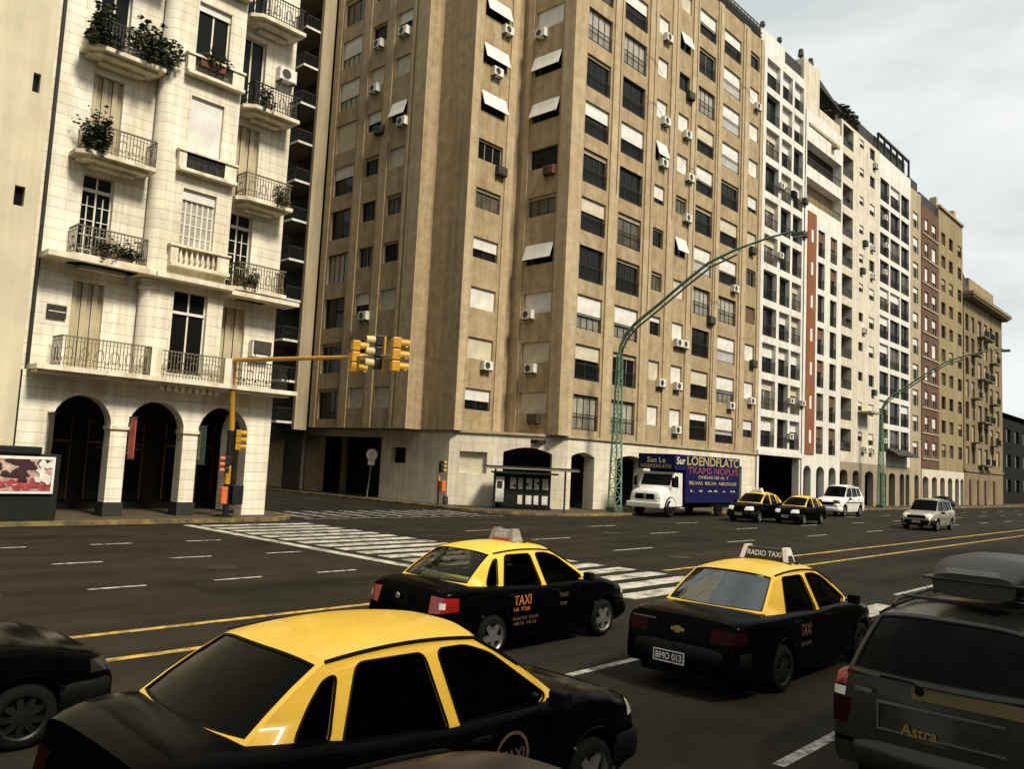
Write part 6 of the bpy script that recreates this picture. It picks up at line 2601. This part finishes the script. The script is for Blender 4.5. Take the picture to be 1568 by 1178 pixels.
hv.build('visor', 'orange_box', h, smooth=40)
p = MB()
p.box(15.16, 15.40, 28.38, 28.62, 0.62, 1.25)
p.build('control_box', 'orange_box', T, bevel=0.03)
p = MB()
p.box(15.66, 16.1, 28.5, 28.9, 0.60, 1.32)
p.build('control_cabinet', 'signal_black', T, bevel=0.03)

T = thing('pedestrian_light', 'small pedestrian signal post with an orange box beside the pale chamfered base', 'traffic light', (31.25, 34.3, 0.13))
T['_off'] = [31.25, 34.3, 0.13]
p = MB()
p.tube([(31.25, 34.3, 0.13), (31.25, 34.3, 2.5)], 0.055, 10)
p.build('pole', 'signal_black', T, smooth=40)
p = MB()
p.tube([(31.25, 34.3, 1.45), (31.25, 34.3, 1.95)], 0.06, 10)
p.build('pole_band', 'signal_yellow', T, smooth=40)
hb, hv, hl_ = MB(), MB(), MB()
signal_head(hb, hv, hl_, frame_at(31.3, 34.15, 1.95, 75), 0.62)
h = hb.build('signal_head', 'signal_black', T, bevel=0.02)
h['_off'] = T['_off']
hv.build('visor', 'signal_yellow', h, smooth=40)
p = MB()
p.box(31.2, 31.5, 33.95, 34.22, 0.9, 1.5)
p.build('control_box', 'orange_box', T, bevel=0.03)

T = thing('round_road_sign', 'round white road sign on a leaning grey post in the side street', 'road sign', (33.3, 42.5, 0.13))
T['_off'] = [33.3, 42.5, 0.13]
bx, by = 31.6, 41.2
T.location = (bx, by, 0.13)
T['_off'] = [bx, by, 0.13]
p = MB()
p.tube([(bx, by, 0.13), (bx+0.02, by-0.32, 3.0)], 0.035, 8)
p.build('post', 'steel_grey', T, smooth=40)
M = frame_at(bx-0.05, by-0.33, 2.75, -62)
p = MB()
p.lathe([(0.0, -0.045), (0.36, -0.045), (0.38, -0.035), (0.38, -0.02), (0.0, -0.02)], 28, 'y')
p.obox(Matrix.Identity(4), -0.22, 0.22, -0.04, -0.02, -0.62, -0.30)
p.xf(M)
p.build('sign_plate', 'sign_white', T, smooth=40)
p = MB()
p.lathe([(0.325, -0.049), (0.36, -0.047)], 28, 'y')
glyphs(p, Matrix.Translation((-0.12, -0.046, -0.12)), 0.24, 0.24, 2, 3, depth=0.003)
p.xf(M)
p.build('sign_ring', 'letter_pink', T)

# lattice lamp posts with curved arms
def lamp_post(x, y, label):
    T = thing('lattice_lamp_post', label, 'street lamp', (x, y, 0.13), 0, 'green lattice lamp posts along the avenue')
    T['_off'] = [x, y, 0.13]
    H_ = 9.3
    hw_ = lambda z: 0.33-0.20*(z/H_)
    p = MB()
    for sx in (-1, 1):
        for sy in (-1, 1):
            p.bar((x+sx*hw_(0), y+sy*hw_(0)*0.7, 0.13), (x+sx*hw_(H_), y+sy*hw_(H_)*0.7, H_), 0.085)
    p.build('leg_rail', 'patina_green', T)
    p = MB()
    n = 17
    for k in range(n+1):
        z = 0.5+(H_-0.6)*k/n
        a = hw_(z)
        z2 = 0.5+(H_-0.6)*(k+1)/n
        c = hw_(z2)
        for sy in (-1, 1):
            p.bar((x-a, y+sy*a*0.7, z), (x+a, y+sy*a*0.7, z), 0.05)
            p.bar((x+sy*a, y-a*0.7, z), (x+sy*a, y+a*0.7, z), 0.04)
            if k < n:
                q1, q2 = (1, -1) if k % 2 else (-1, 1)
                p.bar((x+q1*a, y+sy*a*0.7, z), (x+q2*c, y+sy*c*0.7, z2), 0.035)
    p.build('lattice', 'patina_green', T)
    p = MB()
    p.box(x-0.40, x+0.40, y-0.32, y+0.32, 0.13, 0.42)
    p.build('base', 'patina_dark', T, bevel=0.03)
    path = [(y, 9.2), (y-0.12, 9.8), (y-0.45, 10.45), (y-1.1, 11.05), (y-2.6, 12.0), (y-4.4, 13.2), (y-5.8, 14.05), (y-7.4, 14.55), (y-9.2, 14.9), (y-10.6, 15.05)]
    p = MB()
    p.tube([(x-0.1, a, z+0.1) for a, z in path], [0.10]*4+[0.09, 0.085, 0.08, 0.07, 0.06, 0.05], 10)
    p.tube([(x+0.1, a, z-0.12) for a, z in path[:-2]], 0.06, 8)
    for i in range(1, len(path)-2):
        a, z = path[i]
        p.bar((x-0.1, a, z+0.1), (x+0.1, a-0.3, z), 0.04)
    p.build('arm', 'patina_green', T, smooth=40)
    p = MB()
    a, z = path[-1]
    p.obox(Matrix.Translation((x, a, z-0.05)), -0.16, 0.16, -0.55, 0.15, -0.10, 0.08)
    h = p.build('lamp_head', 'patina_dark', T, bevel=0.04)
    h['_off'] = T['_off']
    p = MB()
    p.box(x-0.12, x+0.12, a-0.5, a+0.05, z-0.19, z-0.151)
    p.build('lamp_glass', 'lamp_glass', h)
    return T


lamp_post(39.55, 28.2, 'tall green lattice lamp post standing left of the blue truck')
lamp_post(83.9, 28.2, 'more distant green lattice lamp post beyond the white estate car')

# bus shelter and news stand
T = thing('bus_shelter', 'thin flat-roofed bus shelter pole beside the news stand', 'bus shelter', (30.6, 28.9, 0.13))
T['_off'] = [31.9, 30.3, 0.13]
T.location = (31.9, 30.3, 0.13)
for x, y in ((32.35, 31.0), (35.4, 28.6)):
    p = MB()
    p.tube([(x, y, 0.13), (x, y, 2.35)], 0.05, 10)
    p.build('post', 'iron', T, smooth=40)
p = MB()
M = frame_at(31.75, 31.35, 2.3, c45)
p.obox(M, 0, 5.2, -0.45, 0.45, 0.03, 0.13)
p.obox(M, 0.05, 5.15, -0.40, 0.40, 0.13, 0.2)
p.build('roof', 'sign_dark', T)
p = MB()
p.obox(M, 0.0, 5.2, -0.47, -0.452, 0.05, 0.11)
p.build('fascia', 'grey_stone', T)

T = thing('news_stand', 'dark green news stand hung with rows of white magazines at the pale corner', 'kiosk', (34.6, 31.2, 0.13))
T['_off'] = [34.6, 31.2, 0.13]
M = frame_at(33.45, 32.15, 0.13, c45)
p = MB()
p.obox(M, 0.0, 3.3, 0.1, 0.85, 0.0, 0.10)
p.obox(M, 0.03, 3.27, 0.35, 0.85, 0.10, 1.95)
p.obox(M, -0.12, 3.6, -0.35, 0.9, 1.95, 2.05)
p.build('cabinet', 'kiosk_green', T)
for k in range(5):
    for j in range(2):
        if (k, j) == (0, 0):
            continue
        p = MB()
        w_ = 0.26 if k % 2 else 0.33
        hh = 0.62 if j else 0.5
        p.obox(M, 0.95+0.46*k, 0.95+0.46*k+w_, 0.31, 0.345, 0.25+0.85*j, 0.25+0.85*j+hh)
        p.build('magazine', 'paper_white', T)
p = MB()
p.obox(M, 0.12, 0.58, -0.05, 0.34, 0.35, 1.75)
p.build('display_panel', 'paper_white', T)
p = MB()
p.obox(M, 0.10, 0.60, -0.052, 0.0, 0.25, 0.34)
p.obox(M, 0.18, 0.48, -0.053, -0.0505, 1.1, 1.5)
for k in range(3):
    p.obox(M, 1.15+0.66*k, 1.35+0.66*k, 0.30, 0.309, 1.2+0.1*k, 1.32+0.1*k)
p.build('cover_picture', 'sign_dark', T)

# poster board in front of the first arch
T = thing('poster_kiosk', 'dark kiosk carrying a white-framed red and pink poster at the left edge', 'sign', (8.5, 27.95, 0.13))
yb = 28.05
p = MB()
p.box(6.9, 9.32, yb, yb+0.08, 0.98, 2.12)
p.build('panel', 'sign_white', T)
p = MB()
p.box(6.98, 9.25, yb-0.012, yb-0.001, 1.06, 2.04)
pic = p.build('poster', 'poster_pink', T)
pic['_off'] = T['_off']
lr = random.Random(5)


def blob(p, cx_, cz_, rx, rz, y):
    k0 = lr.random()*6
    p.q(*[(min(9.24, max(6.99, cx_+rx*(1+0.3*math.sin(3*a+k0))*math.cos(a))), y, min(2.03, max(1.07, cz_+rz*(1+0.3*math.sin(2*a+k0*2))*math.sin(a)))) for a in [2*PI*j/18 for j in range(18)]])


p = MB()
for k in range(26):
    blob(p, 7.0+lr.random()*2.3, 1.12+lr.random()*0.26, 0.10+0.12*lr.random(), 0.04+0.07*lr.random(), yb-0.0135-0.0004*k)
p.build('red_border', 'poster_red', pic)
p = MB()
for k in range(22):
    blob(p, 7.0+lr.random()*2.0, 1.4+lr.random()*0.6, 0.10+0.14*lr.random(), 0.06+0.12*lr.random(), yb-0.026-0.0004*k)
p.build('dark_figure', 'poster_dark', pic)
p = MB()
for k in range(12):
    blob(p, 8.85+lr.random()*0.35, 1.35+lr.random()*0.55, 0.06+0.08*lr.random(), 0.05+0.09*lr.random(), yb-0.038-0.0004*k)
p.build('pale_figure', 'paper_white', pic)
p = MB()
p.box(6.9, 9.5, yb+0.09, yb+0.95, 0.13, 2.2)
p.box(6.8, 8.9, yb-0.02, yb+1.0, 2.2, 2.42)
p.build('cabinet', 'kiosk_green', T, bevel=0.02)

# little lantern sign on the side wall of the cream house
T = thing('corner_lantern', 'white-capped black lantern hanging on the side wall behind the cream corner', 'lantern', (18.0, 31.5, 2.4))
T['_off'] = [18.0, 31.5, 2.4]
p = MB()
p.bar((17.62, 31.5, 2.9), (18.25, 31.5, 2.9), 0.05)
p.build('bracket', 'iron', T)
p = MB()
p.box(17.95, 18.4, 31.35, 31.65, 2.72, 2.86)
p.build('cap', 'sign_white', T, bevel=0.02)
p = MB()
p.lathe([(0.05, 1.9), (0.13, 2.1), (0.17, 2.68), (0.05, 2.72)], 12, 'z', (18.18, 31.5, 0))
p.build('lamp_body', 'sign_dark', T, smooth=40)

for o in list(bpy.data.objects):
    for k in ('_off', '_body'):
        if k in o:
            del o[k]
